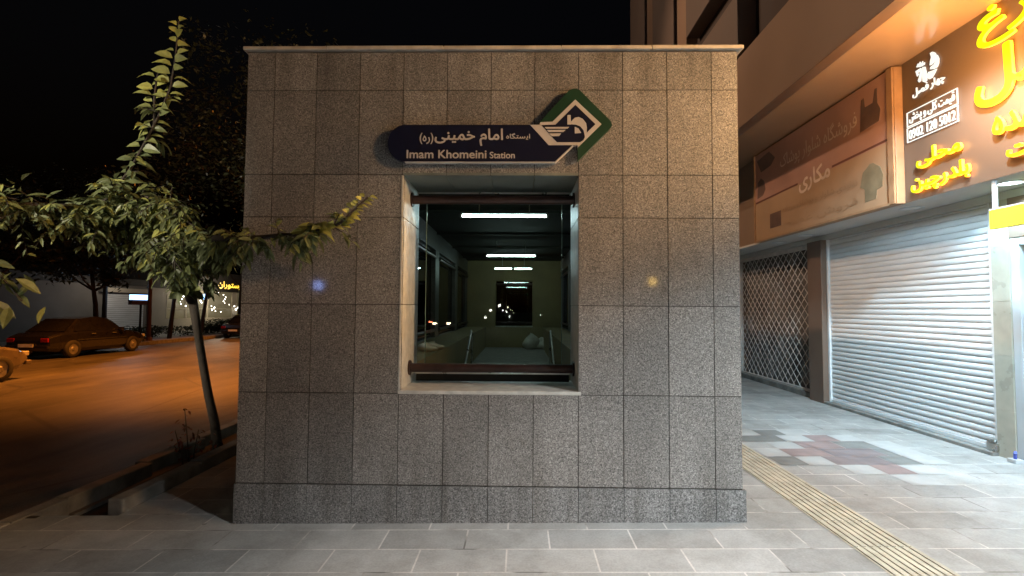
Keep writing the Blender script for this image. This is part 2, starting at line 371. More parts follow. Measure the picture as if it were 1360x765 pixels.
def glyphs(s, bold=0.0, res=3):
    """outline mesh of a word: (verts, faces), islands kept apart in depth by the caller"""
    cu = bpy.data.curves.new('lettering_outline', 'FONT'); cu.body = shape(s); cu.size = 1; cu.resolution_u = 6; cu.offset = -.005
    o = bpy.data.objects.new('lettering_outline', cu); COL.objects.link(o)
    dg = bpy.context.evaluated_depsgraph_get(); me = bpy.data.meshes.new_from_object(o.evaluated_get(dg))
    vs_ = [tuple(v.co) for v in me.vertices]; fs = [tuple(p.vertices) for p in me.polygons]
    par = list(range(len(vs_)))
    def find(a):
        while par[a] != a: par[a] = par[par[a]]; a = par[a]
        return a
    for f in fs:
        for k in f[1:]: par[find(f[0])] = find(k)
    isl = {}; iid = [isl.setdefault(find(i), len(isl)) for i in range(len(vs_))]
    bpy.data.objects.remove(o); bpy.data.curves.remove(cu); bpy.data.meshes.remove(me)
    return vs_, fs, iid
def text(mb, s, box, fn, d, thick=0.0, bold=0.0, mi=0, mi_side=None, keep=False):
    """fit the word into box=(u0,v0,u1,v1); fn(u,v,d) -> xyz; face at depth d"""
    vs_, fs, iid = glyphs(s)
    xs = [v[0] for v in vs_]; ys = [v[1] for v in vs_]; x0, x1, y0, y1 = min(xs), max(xs), min(ys), max(ys)
    su = (box[2]-box[0]) / (x1-x0); sv = (box[3]-box[1]) / (y1-y0)
    if keep: sv = abs(su)
    sh = [(0, 0)] + ([(bold*math.cos(a*math.pi/4), bold*math.sin(a*math.pi/4)) for a in range(8)] if bold else [])
    ms = mi if mi_side is None else mi_side
    flip = (fn(1,0,0)[0]-fn(0,0,0)[0], fn(1,0,0)[1]-fn(0,0,0)[1])
    for k, (dx, dy) in enumerate(sh):
        P = [(box[0] + (v[0]-x0)*su + dx, box[1] + (v[1]-y0)*sv + dy, d + .00013*k + .00006*(iid[i] % 2)*1.0) for i, v in enumerate(vs_)]
        mb.add([fn(*p) for p in P], fs, mi)
        if thick:
            ed = {}
            for f in fs:
                for a, b in zip(f, f[1:] + f[:1]): ed[(a, b)] = 1
            be = [e for e in ed if (e[1], e[0]) not in ed]
            ids = {i: n for n, i in enumerate({q for e in be for q in e})}
            L = list(ids)
            mb.add([fn(*P[i]) for i in L] + [fn(P[i][0], P[i][1], d - thick) for i in L],
                   [(ids[b], ids[a], len(L)+ids[a], len(L)+ids[b]) for a, b in be], ms)

front = lambda y: (lambda u, v, d: (u, y - d, v))            # plane facing the camera (-Y), d towards viewer
west = lambda x: (lambda u, v, d: (x - d, -u, v))            # plane facing -X; u = -Y

# ================================================================== SETTING: ground
mb = MB(); X0, X1 = -3.22, 5.6
mb.quad((X0, -40, g(X0)), (X1, -40, g(X1)), (X1, 45, g(X1)), (X0, 45, g(X0)))
mb.quad((-3.95, -40, g(-3.95)), (X0, -40, g(X0)), (X0, .15, g(X0)), (-3.95, .15, g(-3.95)))
pav = structure(mb.build('pavement', M['pavers']))
mb = MB(); mb.quad((-60, -60, -.16), (-3.9, -60, -.16), (-3.9, 160, -.16), (-60, 160, -.16))
structure(mb.build('road', M['asphalt']))
mb = MB(); mb.quad((-300, -300, -.45), (300, -300, -.45), (300, 300, -.45), (-300, 300, -.45))
structure(mb.build('ground', M['soil']))
mb = MB(); rng = random.Random(4)
y = -40
while y < 60:                                                 # street-side kerb stones, one broken joint after another
    L = 1.0 if not (-.9 < y < .1) else .5
    y1 = min(y + L, 60); o = 0 if y < .2 else -min(.22, (y - .2) * .075)
    dz = rng.uniform(-.008, .008)
    mb.box(-4.07 + o, y + .006, -.3, -3.93 + o, y1 - .006, g(-4) + .012 + dz)
    y = y1
structure(mb.build('street_kerb', M['kerb'], bevel=.012))
mb = MB(); y = .2
while y < 40:
    dz = rng.uniform(-.006, .008); mb.box(-3.36, y + .004, -.3, -3.225, y + .996, g(-3.3) + .115 + dz + (0 if y > 1 else .0)); y += 1.0
structure(mb.build('planter_kerb', M['kerb'], bevel=.015))
mb = MB()
for i in range(30):
    for j in range(6):
        pass
mb.quad((-4.0, .15, -.22), (-3.2, .15, -.22), (-3.2, 45, -.22), (-4.0, 45, -.22)); mb.box(-3.93, .1, -.3, -3.36, .148, g(-3.6) - .004)
structure(mb.build('planter_bed', M['soil']))
# coloured paver inlay and tactile strip
mb = MB(); rowy = [.745, 1.035, 1.328, 1.62, 1.914, 2.21, 2.505, 2.79]
rows = [[(3.55, 3.845, 0)], [(3.25, 3.55, 0), (3.55, 3.84, 1), (3.84, 4.14, 0)],
        [(2.68, 2.97, 3), (2.97, 3.25, 0), (3.25, 3.84, 2), (3.84, 4.13, 3), (4.13, 4.43, 0)],
        [(2.68, 2.95, 0), (2.95, 3.4, 1), (3.4, 3.98, 2), (3.98, 4.12, 3), (4.12, 4.42, 0)],
        [(2.95, 3.26, 0), (3.26, 3.72, 1), (3.72, 4.12, 3), (4.12, 4.42, 0)],
        [(2.66, 3.22, 3), (3.22, 3.55, 0), (3.55, 3.86, 1), (3.86, 4.15, 0)], [(3.05, 3.37, 3), (3.37, 3.68, 0)]]
for k, r in enumerate(rows):
    for a, b, c in r:
        ya, yb = rowy[k] + .003, rowy[k+1] - .003; a += .003; b -= .003
        mb.quad((a, ya, g(a)+.004), (b, ya, g(b)+.004), (b, yb, g(b)+.004), (a, yb, g(a)+.004), c)
structure(mb.build('paving_inlay', [M['pave_light'], M['pave_red'], M['pave_purple'], M['pave_dark']]))
mb = MB(); y = -12
while y < 34:
    za = g(2.24); zb = g(2.65); L = .398
    mb.quad((2.24, y, za+.004), (2.65, y, zb+.004), (2.65, y+L, zb+.004), (2.24, y+L, za+.004))
    for k in range(8):
        xa = 2.247 + k * .0505; mb.box(xa + .008, y + .004, za, xa + .036, y + L - .004, g(xa) + .0115)
    y += .4
structure(mb.build('tactile_paving', M['tactile'], bevel=.003))

# ================================================================== STATION BUILDING
ST = thing('station_building', 'small granite clad metro station entrance with one square window', 'building', (-.235, 0, 0))
XL, XR, YB = -2.192, 1.695, 14.9
cols = [XL, -1.97, -1.633, -1.287, -.938, -.59, -.242, .103, .449, .795, 1.142, 1.49, XR]
zr = [.308, 1.003, 1.69, 2.375, 2.713, 3.39, 3.70]
wx0, wx1, wz0, wz1 = -.925, .449, 1.028, 2.708
mb = MB(); rng = random.Random(7)
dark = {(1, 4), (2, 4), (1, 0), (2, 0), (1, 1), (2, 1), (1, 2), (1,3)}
for i in range(len(cols)-1):
    for j in range(len(zr)-1):
        a, b, c, d = cols[i]+.003, cols[i+1]-.003, zr[j]+.003, zr[j+1]-.003
        if a > -.95 and b < .46 and 1.0 < c < 2.7: continue
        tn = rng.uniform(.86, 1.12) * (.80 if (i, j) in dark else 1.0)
        oy = rng.uniform(-.0012, .0012)
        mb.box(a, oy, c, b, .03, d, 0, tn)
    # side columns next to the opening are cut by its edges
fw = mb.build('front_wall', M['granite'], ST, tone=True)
mb = MB()
for a, b, c, d in ((XL+.002, wx0, .3, 3.70), (wx1, XR-.002, .3, 3.70), (wx0, wx1, .3, wz0-.03), (wx0, wx1, wz1+.003, 3.70)):
    mb.box(a, .006, c, b, .028, d)
mb.build('joint_backing', M['joint'], fw)
mb = MB()                                               # masonry behind the cladding
for a, b, c, d in ((XL, wx0-.02, .05, 3.69), (wx1+.02, XR, .05, 3.69), (wx0-.02, wx1+.02, .05, wz0-.03), (wx0-.02, wx1+.02, wz1+.02, 3.69)):
    mb.box(a, .031, c, b, .58, d)
mb.build('inner_wall', M['plaster_in'], ST)
mb = MB()
for i in range(len(cols)-1):
    a, b = cols[i] + .002, cols[i+1] - .002
    mb.box(a if i else XL-.006, -.007 + rng.uniform(-.001, .001), -.02, b if i < len(cols)-2 else XR+.022, .03, .302 - rng.uniform(0, .003), 0, rng.uniform(.9, 1.1))
mb.build('plinth', M['granite_plinth'], ST, tone=True)
mb = MB(); xs = [-2.222, -1.55, -.62, .31, 1.02, 1.735]
for a, b in zip(xs, xs[1:]): mb.box(a + .001, -.03 + rng.uniform(-.002, .002), 3.708, b - .001, .6, 3.738 + rng.uniform(-.001, .001))
mb.box(-2.222, .602, 3.703, -1.9, YB, 3.738); mb.box(1.45, .602, 3.703, 1.735, YB, 3.738)
mb.build('coping', M['coping'], ST, bevel=.006)
# side walls: parapet, pillars and header, glazing between, running back along the pavement
def side_wall(x, name_x):
    mb = MB(); xa, xb = (x, x + .22) if x < 0 else (x - .22, x)
    mb.box(xa, .6, -.02, xb, YB, 1.0); mb.box(xa, .6, 3.02, xb, YB, 3.69)
    for k in range(5): mb.box(xa + .002, .6 + k * 3.45, 1.0, xb - .002, .6 + k * 3.45 + .5, 3.02)
    return mb.build('side_wall', M['granite_side'], ST)
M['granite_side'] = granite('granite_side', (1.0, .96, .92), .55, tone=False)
side_wall(XL, 0); side_wall(XR, 0)
mb = MB(); mb.box(-1.97, .6, .9, -1.27, 14.3, 1.0); mb.box(-1.32, .6, -2.2, -1.275, 14.3, .899)
mb.box(.83, .6, .9, 1.5, 14.3, 1.0); mb.box(.835, .6, -2.2, .88, 14.3, .899)
mb.build('parapet', M['plaster_in'], ST)
mb = MB()
for a, b, c, d in ((-1.97, -.92, -.5, 3.5), (.449, 1.5, -.5, 3.5), (-.92, .449, -.5, 1.028), (-.92, .449, 2.708, 3.5)):
    mb.box(a, 14.3, c, b, YB, d)
mb.build('end_wall', M['plaster_in'], ST)
mb = MB(); mb.box(-1.97, .58, 3.45, 1.5, 14.3, 3.52)
for k in range(5): mb.box(-1.97, 2.4 + 2.6*k, 3.40, 1.5, 2.45 + 2.6*k, 3.45)
mb.build('ceiling', M['ceiling_in'], ST)
mb = MB(); mb.box(XL+.01, .6, 3.53, XR-.01, YB - .01, 3.66); mb.build('roof', M['concrete'], ST)
mb = MB(); mb.box(-1.274, 7.6, -.3, .834, 14.3, .25)
for k in range(9): mb.box(-1.274, 7.6 - .3*(k+1), -2.4, .834, 7.599 - .3*k, .25 - .17*(k+1))
mb.quad((-1.28, .6, -2.3), (.84, .6, -2.3), (.84, 7.6, -2.3), (-1.28, 7.6, -2.3))
mb.build('stair_landing', M['concrete'], ST, bevel=.01)
def glazing(parent_name, x0, x1, z0, z1, y, yr):
    return None
# front window
mb = MB(); wl_, wr_ = wx0, wx1
mb.box(wx0-.02, -.004, wz0-.028, wx1+.02, .6, wz0)              # sill slab
win = mb.build('window', M['sill'], ST, bevel=.004)
for xa, xb, ya in ((wx0-.018, wx0, -.0035), (wx1, wx1+.018, .004)):
    mb = MB()
    for zc, zd in ((wz0, 1.69), (1.693, 2.375), (2.378, wz1)): mb.box(xa, ya, zc+.001, xb, .6, zd)
    mb.build('reveal', M['sill'], win, bevel=.003)
mb = MB()
for a, b in ((wx0, -.59), (-.587, -.242), (-.239, .103), (.106, wx1)): mb.box(a+.001, -.002, wz1, b-.001, .6, wz1+.02)
mb.build('lintel', M['lintel'], win)
mb = MB(); mb.box(-.815, .405, 1.125, .352, .417, 2.60); mb.build('glass', M['glass'], win)
mb = MB(); mb.box(-.819, .404, 1.12, -.815, .418, 2.605); mb.box(.352, .404, 1.12, .356, .418, 2.605); mb.box(-.815, .404, 1.12, .352, .418, 1.125); mb.box(-.815, .404, 2.60, .352, .418, 2.605)
mb.build('glass_edge', M['glass_edge'], win)
for za, zb in ((wz0+.012, 1.10), (2.63, 2.66)):
    mb = MB(); mb.box(wx0+.03, .425, za, wx1-.03, .47, zb); fr = mb.build('frame', M['dark_metal'], win)
for za, zb in ((1.101, 1.112), (2.661, 2.675)):
    mb = MB(); mb.box(wx0+.02, .42, za, wx1-.02, .475, zb); mb.build('frame_trim', M['steel'], win)
for zc in (1.168, 2.578):
    mb = MB(); mb.tube([(wx0+.004, .29, zc), (wx1-.004, .29, zc)], .037, 20)
    for xa in (wx0+.001, wx1-.015): mb.lathe([(0, 0), (.062, 0), (.062, .012), (0, .012)], (xa, .29, zc), 'x', 20)
    for xa in (-.6, .15): mb.tube([(xa, .29, zc), (xa, .404, zc)], .012, 8)
    mb.build('guard_bar', M['brown_metal'], win, smooth=False)
# far window
mb = MB(); mb.box(-.92, 14.28, 1.0, .449, YB+.002, 1.03); w2 = mb.build('window', M['sill'], ST)
mb = MB(); mb.box(-.9, 14.55, 1.03, .43, 14.562, 2.70); mb.build('glass', M['glass'], w2)
for zc in (1.168, 2.578):
    mb = MB(); mb.tube([(-.918, 14.4, zc), (.447, 14.4, zc)], .041, 10); mb.build('guard_bar', M['brown_metal'], w2)
# side windows
for x, xi in ((XL, -2.09), (XR, 1.62)):
    for k in range(4):
        ya, yb = 1.1 + k*3.45, .6 + (k+1)*3.45
        mb = MB(); mb.box(xi-.006, ya+.002, 1.06, xi+.006, yb-.002, 2.98); w3 = mb.build('window', M['glass'], ST)
        mb = MB()
        for q in (ya+.003, yb-.033): mb.box(xi-.02, q, 1.002, xi+.02, q+.03, 3.018)
        mb.box(xi-.02, ya+.034, 1.002, xi+.02, yb-.034, 1.05); mb.box(xi-.02, ya+.034, 2.985, xi+.02, yb-.034, 3.018)
        mb.build('frame', M['dark_metal'], w3)
        for zc in (1.168, 2.85):
            mb = MB(); mb.tube([(xi + (.12 if x < 0 else -.12), ya+.002, zc), (xi + (.12 if x < 0 else -.12), yb-.002, zc)], .035, 10)
            mb.build('guard_bar', M['brown_metal'], w3)
# fluorescent tubes under the ceiling
def tube_lamp(y, label):
    t = thing('fluorescent_lamp', label, 'ceiling light', (-.24, y, 3.0), 'tube lamps under the station ceiling')
    mb = MB(); mb.tube([(-.84, y, 2.99), (.36, y, 2.99)], .015, 10); mb.build('tube', M['tube'], t)
    mb = MB(); mb.box(-.86, y-.03, 3.015, .38, y+.03, 3.04); mb.box(-.87, y-.02, 2.965, -.842, y+.02, 3.02); mb.box(.362, y-.02, 2.965, .39, y+.02, 3.02)
    for xx in (-.6, .12): mb.tube([(xx, y, 3.06), (xx, y, 3.36)], .006, 6)
    mb.build('fixture', M['white_alu'], t); return t
tube_lamp(3.16, 'longest looking fluorescent tube, nearest behind the station window')
tube_lamp(8.4, 'middle fluorescent tube hanging in the station hall')
t3 = tube_lamp(12.3, 'small far fluorescent tube with a dark gap in front of the end wall')
mb = MB(); mb.box(-.30, 12.26, 2.96, -.20, 12.34, 3.015); mb.build('centre_clip', M['dark_metal'], t3)
# handrails
def handrail(x, label):
    mb = MB(); mb.tube([(x, 7.75, .26), (x, 7.75, 1.08), (x, 7.6, 1.16), (x, 5.6, .05), (x, 3.9, -1.0)], .022, 10)
    o = mb.build('handrail', M['steel'], None, True); tag(o, label, 'handrail', 'steel handrails of the station stair'); return o
handrail(-1.14, 'steel stair handrail by the left parapet inside the station')
handrail(.70, 'steel stair handrail by the right parapet inside the station')
# sacks
def sack(c, sx, sy, sz, seed, label, group):
    rng = random.Random(seed); vs_ = []; fs = []; nu, nv = 14, 9
    for j in range(nv):
        ph = -math.pi/2 + math.pi*j/(nv-1)
        for i in range(nu):
            th = 2*math.pi*i/nu; rr = 1 + .13*math.sin(3*th+seed) + rng.uniform(-.07, .07)
            vs_.append((c[0]+sx*rr*math.cos(ph)*math.cos(th), c[1]+sy*rr*math.cos(ph)*math.sin(th), c[2]+sz*(max(-.92, math.sin(ph))+.92)*(1+.25*math.cos(th+seed))))
    for j in range(nv-1):
        for i in range(nu): fs.append((j*nu+i, j*nu+(i+1) % nu, (j+1)*nu+(i+1) % nu, (j+1)*nu+i))
    m = MB(); m.add(vs_, fs); o = m.build('sack', M['bag'], None, True); tag(o, label, 'sack', group)
sack((.36, 13.6, .25), .30, .25, .24, 1, 'taller pale sack slumped on the landing below the far window', 'sacks on the stair landing')
sack((.74, 13.75, .25), .27, .25, .18, 5, 'lower pale sack at the right of the landing inside the station', 'sacks on the stair landing')
sack((-1.42, 3.75, 1.0), .15, .12, .06, 3, 'crumpled white bag lying on the left parapet inside the station', 'bags on the parapet')
sack((-1.39, 4.2, 1.0), .15, .12, .055, 9, 'second white bag farther along the left parapet', 'bags on the parapet')

# ================================================================== STATION SIGN
SG = thing('station_sign', 'navy station name sign with green diamond emblem on granite wall', 'sign', (-.17, -.03, 2.95))
F0 = front(0)
navy = [(-.912, 2.8), (.257, 2.801), (.391, 2.928), (.215, 2.9285), (.066, 3.089), (-.895, 3.09)] + [(-.935 + .118*math.cos(a)*.98, 2.945 + .145*math.sin(a)) for a in [R(q) for q in range(95, 270, 12)]]
navy = [(-.912, 2.8), (.257, 2.801), (.391, 2.928), (.215, 2.9285), (.066, 3.089)] + [(-.905 + .135*math.cos(R(q)), 2.945 + .1445*math.sin(R(q))) for q in range(90, 270, 12)]
mb = MB(); mb.prism(navy, F0, .012, .060); mb.build('name_panel', M['navy'], SG)
mb = MB(); mb.box(-.905, -.0605, 2.794, .262, -.012, 2.799); mb.prism([(.258, 2.794), (.264, 2.794), (.40, 2.924), (.395, 2.928)], F0, .012, .0605); mb.build('panel_edge', M['sign_edge'], SG)
green = [(.142, 3.113), (.36, 3.354), (.374, 3.366), (.392, 3.374), (.411, 3.377), (.43, 3.374), (.449, 3.366), (.675, 3.137), (.693, 3.116), (.702, 3.092), (.696, 3.075), (.687, 3.062), (.437, 2.808), (.437, 2.913), (.619, 3.094), (.416, 3.288), (.24, 3.113)]
mb = MB(); mb.prism(green, F0, .012, .058); mb.build('diamond_panel', M['green'], SG)
mb = MB(); mb.prism([(.144, 3.109), (.24, 3.113), (.416, 3.288), (.619, 3.094), (.437, 2.912), (.435, 2.929), (.211, 2.929), (.068, 3.089), (.145, 3.089)], F0, .02, .0625); em = mb.build('emblem', M['sign_white'], SG)
mb = MB(); mb.prism([(.263, 3.089), (.417, 3.245), (.572, 3.093), (.508, 3.03), (.4787, 2.967), (.454, 2.952), (.274, 2.952), (.154, 3.086)], F0, .03, .064)
mb.build('emblem_field', M['navy'], em)
mb = MB()
for k, p in enumerate([[(.177, 3.07), (.37, 3.071), (.355, 3.057), (.193, 3.057)], [(.196, 3.048), (.341, 3.048), (.324, 3.031), (.211, 3.03)], [(.213, 3.02), (.307, 3.02), (.291, 2.998), (.235, 2.998)],
          [(.355, 3.164), (.38, 3.164), (.383, 3.0895), (.355, 3.0895)],
          [(.3835, 3.113), (.412, 3.143), (.441, 3.149), (.474, 3.134), (.5, 3.1), (.506, 3.062), (.504, 3.02), (.491, 2.984), (.487, 3.011), (.479, 3.045), (.454, 3.075), (.42, 3.089), (.3835, 3.091)],
          [(.412, 3.072), (.441, 3.058), (.462, 3.024), (.412, 3.019)]]):
    mb.prism(p, F0, .04, .0655 + .0001*k)
mb.build('emblem_bird', M['sign_white'], em)
mb = MB()
text(mb, 'ایستگاه', (-.118, 2.972, .066, 3.022), F0, .0612, bold=.0012)
text(mb, 'امام خمینی', (-.672, 2.925, -.146, 3.056), F0, .0612, bold=.0035)
text(mb, '(ره)', (-.790, 2.938, -.686, 3.024), F0, .0612, bold=.002)
text(mb, 'Imam Khomeini', (-.889, 2.826, -.272, 2.889), F0, .0612, bold=.0025)
text(mb, 'Station', (-.243, 2.826, -.052, 2.875), F0, .0612, bold=.0018)
mb.build('lettering', M['sign_white'], SG)

# ================================================================== SHOP BUILDING
SB = thing('shop_building', 'beige shop building with deep overhang, shutters and lit signs', 'building', (5.2, 0, 0))
XF = 5.17; YS0, YS1 = -15.0, 14.0; XSG = 4.6
mb = MB()
mb.box(5.5, YS0, 0, 9, YS1, 12)                                     # mass behind the shop fronts
mb.build('rear_wall', M['shop_dark'], SB)
mb = MB(); mb.box(XSG+.26, YS0, 2.955, 5.5, YS1, 3.05); mb.box(XSG+.005, YS0, 2.955, XSG+.259, YS1, 2.99); mb.build('shop_soffit', M['soffit_white'], SB)
mb = MB(); mb.box(XF-.02, YS0, 2.865, 5.5, YS1, 2.95); mb.build('shutter_lintel', M['soffit_white'], SB)
mb = MB(); mb.box(XSG+.03, YS0, 2.995, XSG+.259, YS1, 4.648); mb.build('sign_backing', M['wall_beige'], SB)
mb = MB(); mb.box(3.64, YS0, 4.65, 5.5, YS1, 4.76)
mb.build('overhang_soffit', M['soffit'], SB)
mb = MB(); mb.box(3.47, YS0, 4.57, 3.637, YS1, 5.70, 0)
mb.build('edge_beam', M['beam'], SB)
mb = MB(); mb.box(3.475, YS0, 4.562, 3.639, YS1, 4.5695); mb.build('beam_underside', M['beam_shade'], SB)
mb = MB(); mb.box(3.75, YS0, 5.0, 9, 12, 13); mb.build('upper_wall', M['upper_dark'], SB)
for ya, yb in ((3.9, 6.4), (7.2, 9.0), (9.8, 11.6)):
    mb = MB(); mb.box(3.44, ya, 5.72, 3.748, yb, 6.75); mb.box(3.47, ya+.02, 7.4, 3.749, yb-.02, 12.5); mb.build('balcony', M['upper'], SB, bevel=.01)
for ya in (6.5, 9.1):
    mb = MB(); mb.box(3.52, ya, 5.705, 3.748, ya + .6, 12.4); mb.build('fin', M['beam'], SB)
mb = MB()
for (a, b, c) in ((1.63, 4.52, .16),): mb.box(XF-.10, a-.02, 0, 5.5, b+.02, c)
mb.box(XF-.02, 4.93, 0, 5.5, YS1, .21)
mb.build('threshold', M['kerb'], SB, bevel=.01)
# slatted roller shutter
mb = MB(); z = .165; pitch = .0765; rng = random.Random(77)
prof = []
while z < 2.862:
    zt = min(z + pitch, 2.862); h = zt - z
    p = [(0, 0), (-.007, .12), (-.012, .35), (-.012, .62), (-.007, .86), (.003, .93), (.004, 1.0)]
    n0 = len(mb.v); vv = []
    js = [rng.uniform(-.0004, .0004) for _ in range(7)]
    for dx, f in p: vv += [(XF + .03 + dx + js[q], 1.665 + .47*q, z + f*h + js[q]*.5) for q in range(7)]
    mb.add(vv, [(7*i+q, 7*i+7+q, 7*i+8+q, 7*i+1+q) for i in range(len(p)-1) for q in range(6)])
    z = zt
sh = mb.build('roller_shutter', M['shutter'], SB)
for ya, yb in ((1.625, 1.664), (4.486, 4.525)):
    mb = MB(); mb.box(XF-.012, ya, .162, XF+.05, yb, 2.86); mb.build('guide_rail', M['shutter'], sh)
mb = MB(); mb.box(XF+.0, 1.668, .163, XF+.045, 4.482, .20); mb.build('bottom_bar', M['shutter'], sh)
mb = MB(); mb.box(XF-.06, 1.60, .165, XF-.015, 1.72, .25); mb.box(XF-.05, 1.63, .25, XF-.02, 1.68, .28); mb.build('lock_box', M['steel'], sh, bevel=.008)
# columns between the shop fronts
mb = MB(); mb.box(XF-.10, 4.53, .09, 5.5, 4.925, 2.864); mb.build('column', M['column'], SB, bevel=.008)
mb = MB(); zz = [.09, .62, 1.20, 1.78, 2.36, 2.864]
for a, b in zip(zz, zz[1:]): mb.box(XF-.03, 1.425, a+.001, 5.5, 1.62, b-.001)
mb.build('pilaster', M['marble'], SB)
# lattice gate with dark shop behind
mb = MB(); mb.box(5.36, 4.95, .2, 5.4, 7.9, 2.86); gt = mb.build('shop_window', M['gate_glass'], SB)
mb = MB(); rng = random.Random(2)
y0_, y1_, z0_, z1_ = 4.97, 7.85, .24, 2.80; s = .20
def clipseg(y, z, dy, dz):
    pts = []
    return pts
n = int((y1_-y0_ + z1_-z0_)/s)+1
for k in range(n):
    c = k*s
    for sg in (1, -1):
        # line y-y0 + z-z0 = c  or mirrored
        a = max(0, c - (z1_-z0_)); b = min(y1_-y0_, c)
        if b - a < .02: continue
        P = [(y0_+a, z0_+c-a), (y0_+b, z0_+c-b)]
        if sg < 0: P = [(y0_+y1_-q[0], q[1]) for q in P]
        (ya, za), (yb, zb) = P
        xx = XF + .06 + (.006 if sg > 0 else -.006)
        w = .0065
        mb.tube([(xx, ya, za), (xx, yb, zb)], w, 4)
lat = mb.build('lattice_gate', M['gate'], SB)
mb = MB(); mb.box(XF+.03, 4.93, .212, XF+.09, 4.97, 2.86); mb.box(XF+.03, 7.85, .212, XF+.09, 7.9, 2.86); mb.box(XF+.032, 4.97, .212, XF+.088, 7.85, .25); mb.box(XF+.032, 4.97, 2.79, XF+.088, 7.85, 2.86); mb.build('gate_frame', M['gate'], lat)
mb = MB(); mb.box(XF+.0, 7.92, .2, 5.5, YS1, 2.86); mb.build('side_panel', M['column'], SB)
# open bright shop to the right of the pilaster
mb = MB(); mb.box(XF-.02, 1.33, .11, XF+.06, 1.42, 2.44); mb.box(XF-.02, -.6, .11, XF+.06, -.51, 2.44); mb.box(XF-.018, -.51, 2.36, XF+.058, 1.33, 2.44); mb.box(XF-.018, .40, .11, XF+.058, .48, 2.36)
mb.build('shopfront_frame', M['white_alu'], SB, bevel=.006)
mb = MB(); mb.box(XF-.03, -1.0, 2.445, 5.5, 1.424, 2.864); mb.build('shop_header', M['column'], SB)
mb = MB(); mb.box(5.30, -.51, .11, 5.32, 1.33, 2.40); mb.build('shop_backboard', M['wall_beige'], SB)
mb = MB(); mb.box(XF-.03, YS0, .05, 5.5, -1.0, 2.864); mb.build('front_wall', M['marble'], SB)
# price posters stuck to the glass of the bright shop
M['print_red'] = mat('red_print', (.6, .05, .06), .5); M['print_blue'] = mat('blue_print', (.07, .10, .45), .5); M['paper'] = mat('white_paper', (.78, .8, .82), .6)
rng = random.Random(11)
pp = [o for o in range(6)]
for k in range(6):
    z0p = 2.12 - k*.31
    pt = thing('shop_poster', ['topmost white price poster in the shop doorway at the right edge', 'white poster second from the top in the bright shop doorway', 'white poster third from the top in the bright shop doorway',
               'white poster fourth from the top in the bright shop doorway', 'white poster fifth from the top in the bright shop doorway', 'lowest white poster in the bright shop doorway'][k], 'poster', (5.2, 1.1, z0p), 'posters in the bright shop doorway')
    mb = MB(); mb.box(5.285, .88, z0p, 5.298, 1.31, z0p+.28); mb.build('sheet', M['paper'], pt)
    mb = MB()
    for r in range(4):
        a = 1.29 - rng.uniform(0, .04); mb.box(5.2825, a - rng.uniform(.18, .36), z0p+.03+r*.06, 5.2845, a, z0p+.062+r*.06, rng.randint(0, 1))
    mb.build('print', [M['print_red'], M['print_blue']], pt)

# downlights in the shop soffit
def downlight(y, power, label, lit=True, x=4.88, colr=(.46, .78, 1.0)):
    t = thing('downlight', label, 'ceiling light', (x, y, 2.95), 'round downlights in the shop soffit')
    mb = MB(); mb.lathe([(.0, 2.9485), (.095, 2.9485), (.0951, 2.9487)], (x, y, 0), 'z', 24); mb.build('lamp_disc', M['downlight'] if lit else M['paper'], t)
    mb = MB(); mb.lathe([(.096, 2.9545), (.096, 2.944), (.125, 2.944), (.13, 2.9545)], (x, y, 0), 'z', 24); mb.build('ring', M['white_alu'], t)
    if lit: lamp('downlight_lamp', (x, y, 2.90), power, colr, .07, 142, (x, y, 0), .35)
downlight(1.12, 220, 'bright round downlight in the shop soffit at the right edge')
for k, y in enumerate((-.35, -1.6, -2.9, -4.2)): downlight(y, (100, 100, 200, 300)[k], 'lit round downlight beyond the right edge, ' + ('first', 'second', 'third', 'fourth')[k] + ' towards the camera')
for y, lb in ((2.35, 'unlit round downlight above the white shutter'), (4.6, 'unlit round downlight above the brown column'), (5.5, 'unlit round downlight above the lattice gate')): downlight(y, 0, lb, False)

# ================================================================== SIGNS ON THE SHOPS
WS = west(XSG)
for _y in (-.5, -2.4): lamp('led_sign_glow', (4.2, _y, 3.95), 900, (1.0, .56, .23), .35, 78, (0, 0, 4.3), .6)
lamp('led_sign_glow', (4.05, .75, 3.75), 210, (1.0, .50, .16), .3)
LS = thing('lit_shop_sign', 'long brown shop sign with glowing yellow and white letters', 'sign', (XSG, -1, 3.0))
mb = MB(); mb.box(XSG, -6.5, 2.957, XSG+.028, 2.085, 4.648); mb.build('panel', M['panel_brown'], LS)
T = .03; D0 = .05
def led(words, white=False, keep=False):
    for s, (ya, za, yb, zb), bold in words:
        m = MB(); text(m, s, (-ya, za, -yb, zb), WS, D0 if not white else .02, T if not white else .012, bold, 0, 1)
        m.build('lettering', [M['led_white'], M['led_white']] if white else [M['led_yellow'], M['led_orange']], LS)
led([('محلی', (1.85, 3.30, 1.29, 3.50), .007), ('بلدرچین', (1.935, 3.025, 1.205, 3.235), .007),
     ('مرغ', (1.06, 4.25, .20, 4.635), .009), ('چهار فصل', (1.10, 3.64, -1.35, 4.19), .015),
     ('عمده', (.935, 3.36, .38, 3.53), .008), ('گوشت', (.81, 3.07, .20, 3.26), .008)])
led([('چهار فصل', (1.915, 4.145, 1.485, 4.26), .002), ('قیمت کلی و پخش', (1.975, 3.865, 1.375, 4.0), .0015), ('0902 120 5012', (1.985, 3.69, 1.37, 3.80), 0)], True)
mb = MB()
def frame(ya, za, yb, zb, w=.009):
    for q in ((ya, za, yb, za+w), (ya, zb-w, yb, zb), (ya, za+w, ya-w, zb-w), (yb+w, za+w, yb, zb-w)): mb.prism([(-q[0], q[1]), (-q[2], q[1]), (-q[2], q[3]), (-q[0], q[3])], WS, .008, .02)
frame(2.012, 3.845, 1.335, 4.02); frame(2.015, 3.66, 1.335, 3.835); mb.build('phone_frame', M['led_white'], LS)
mb = MB()
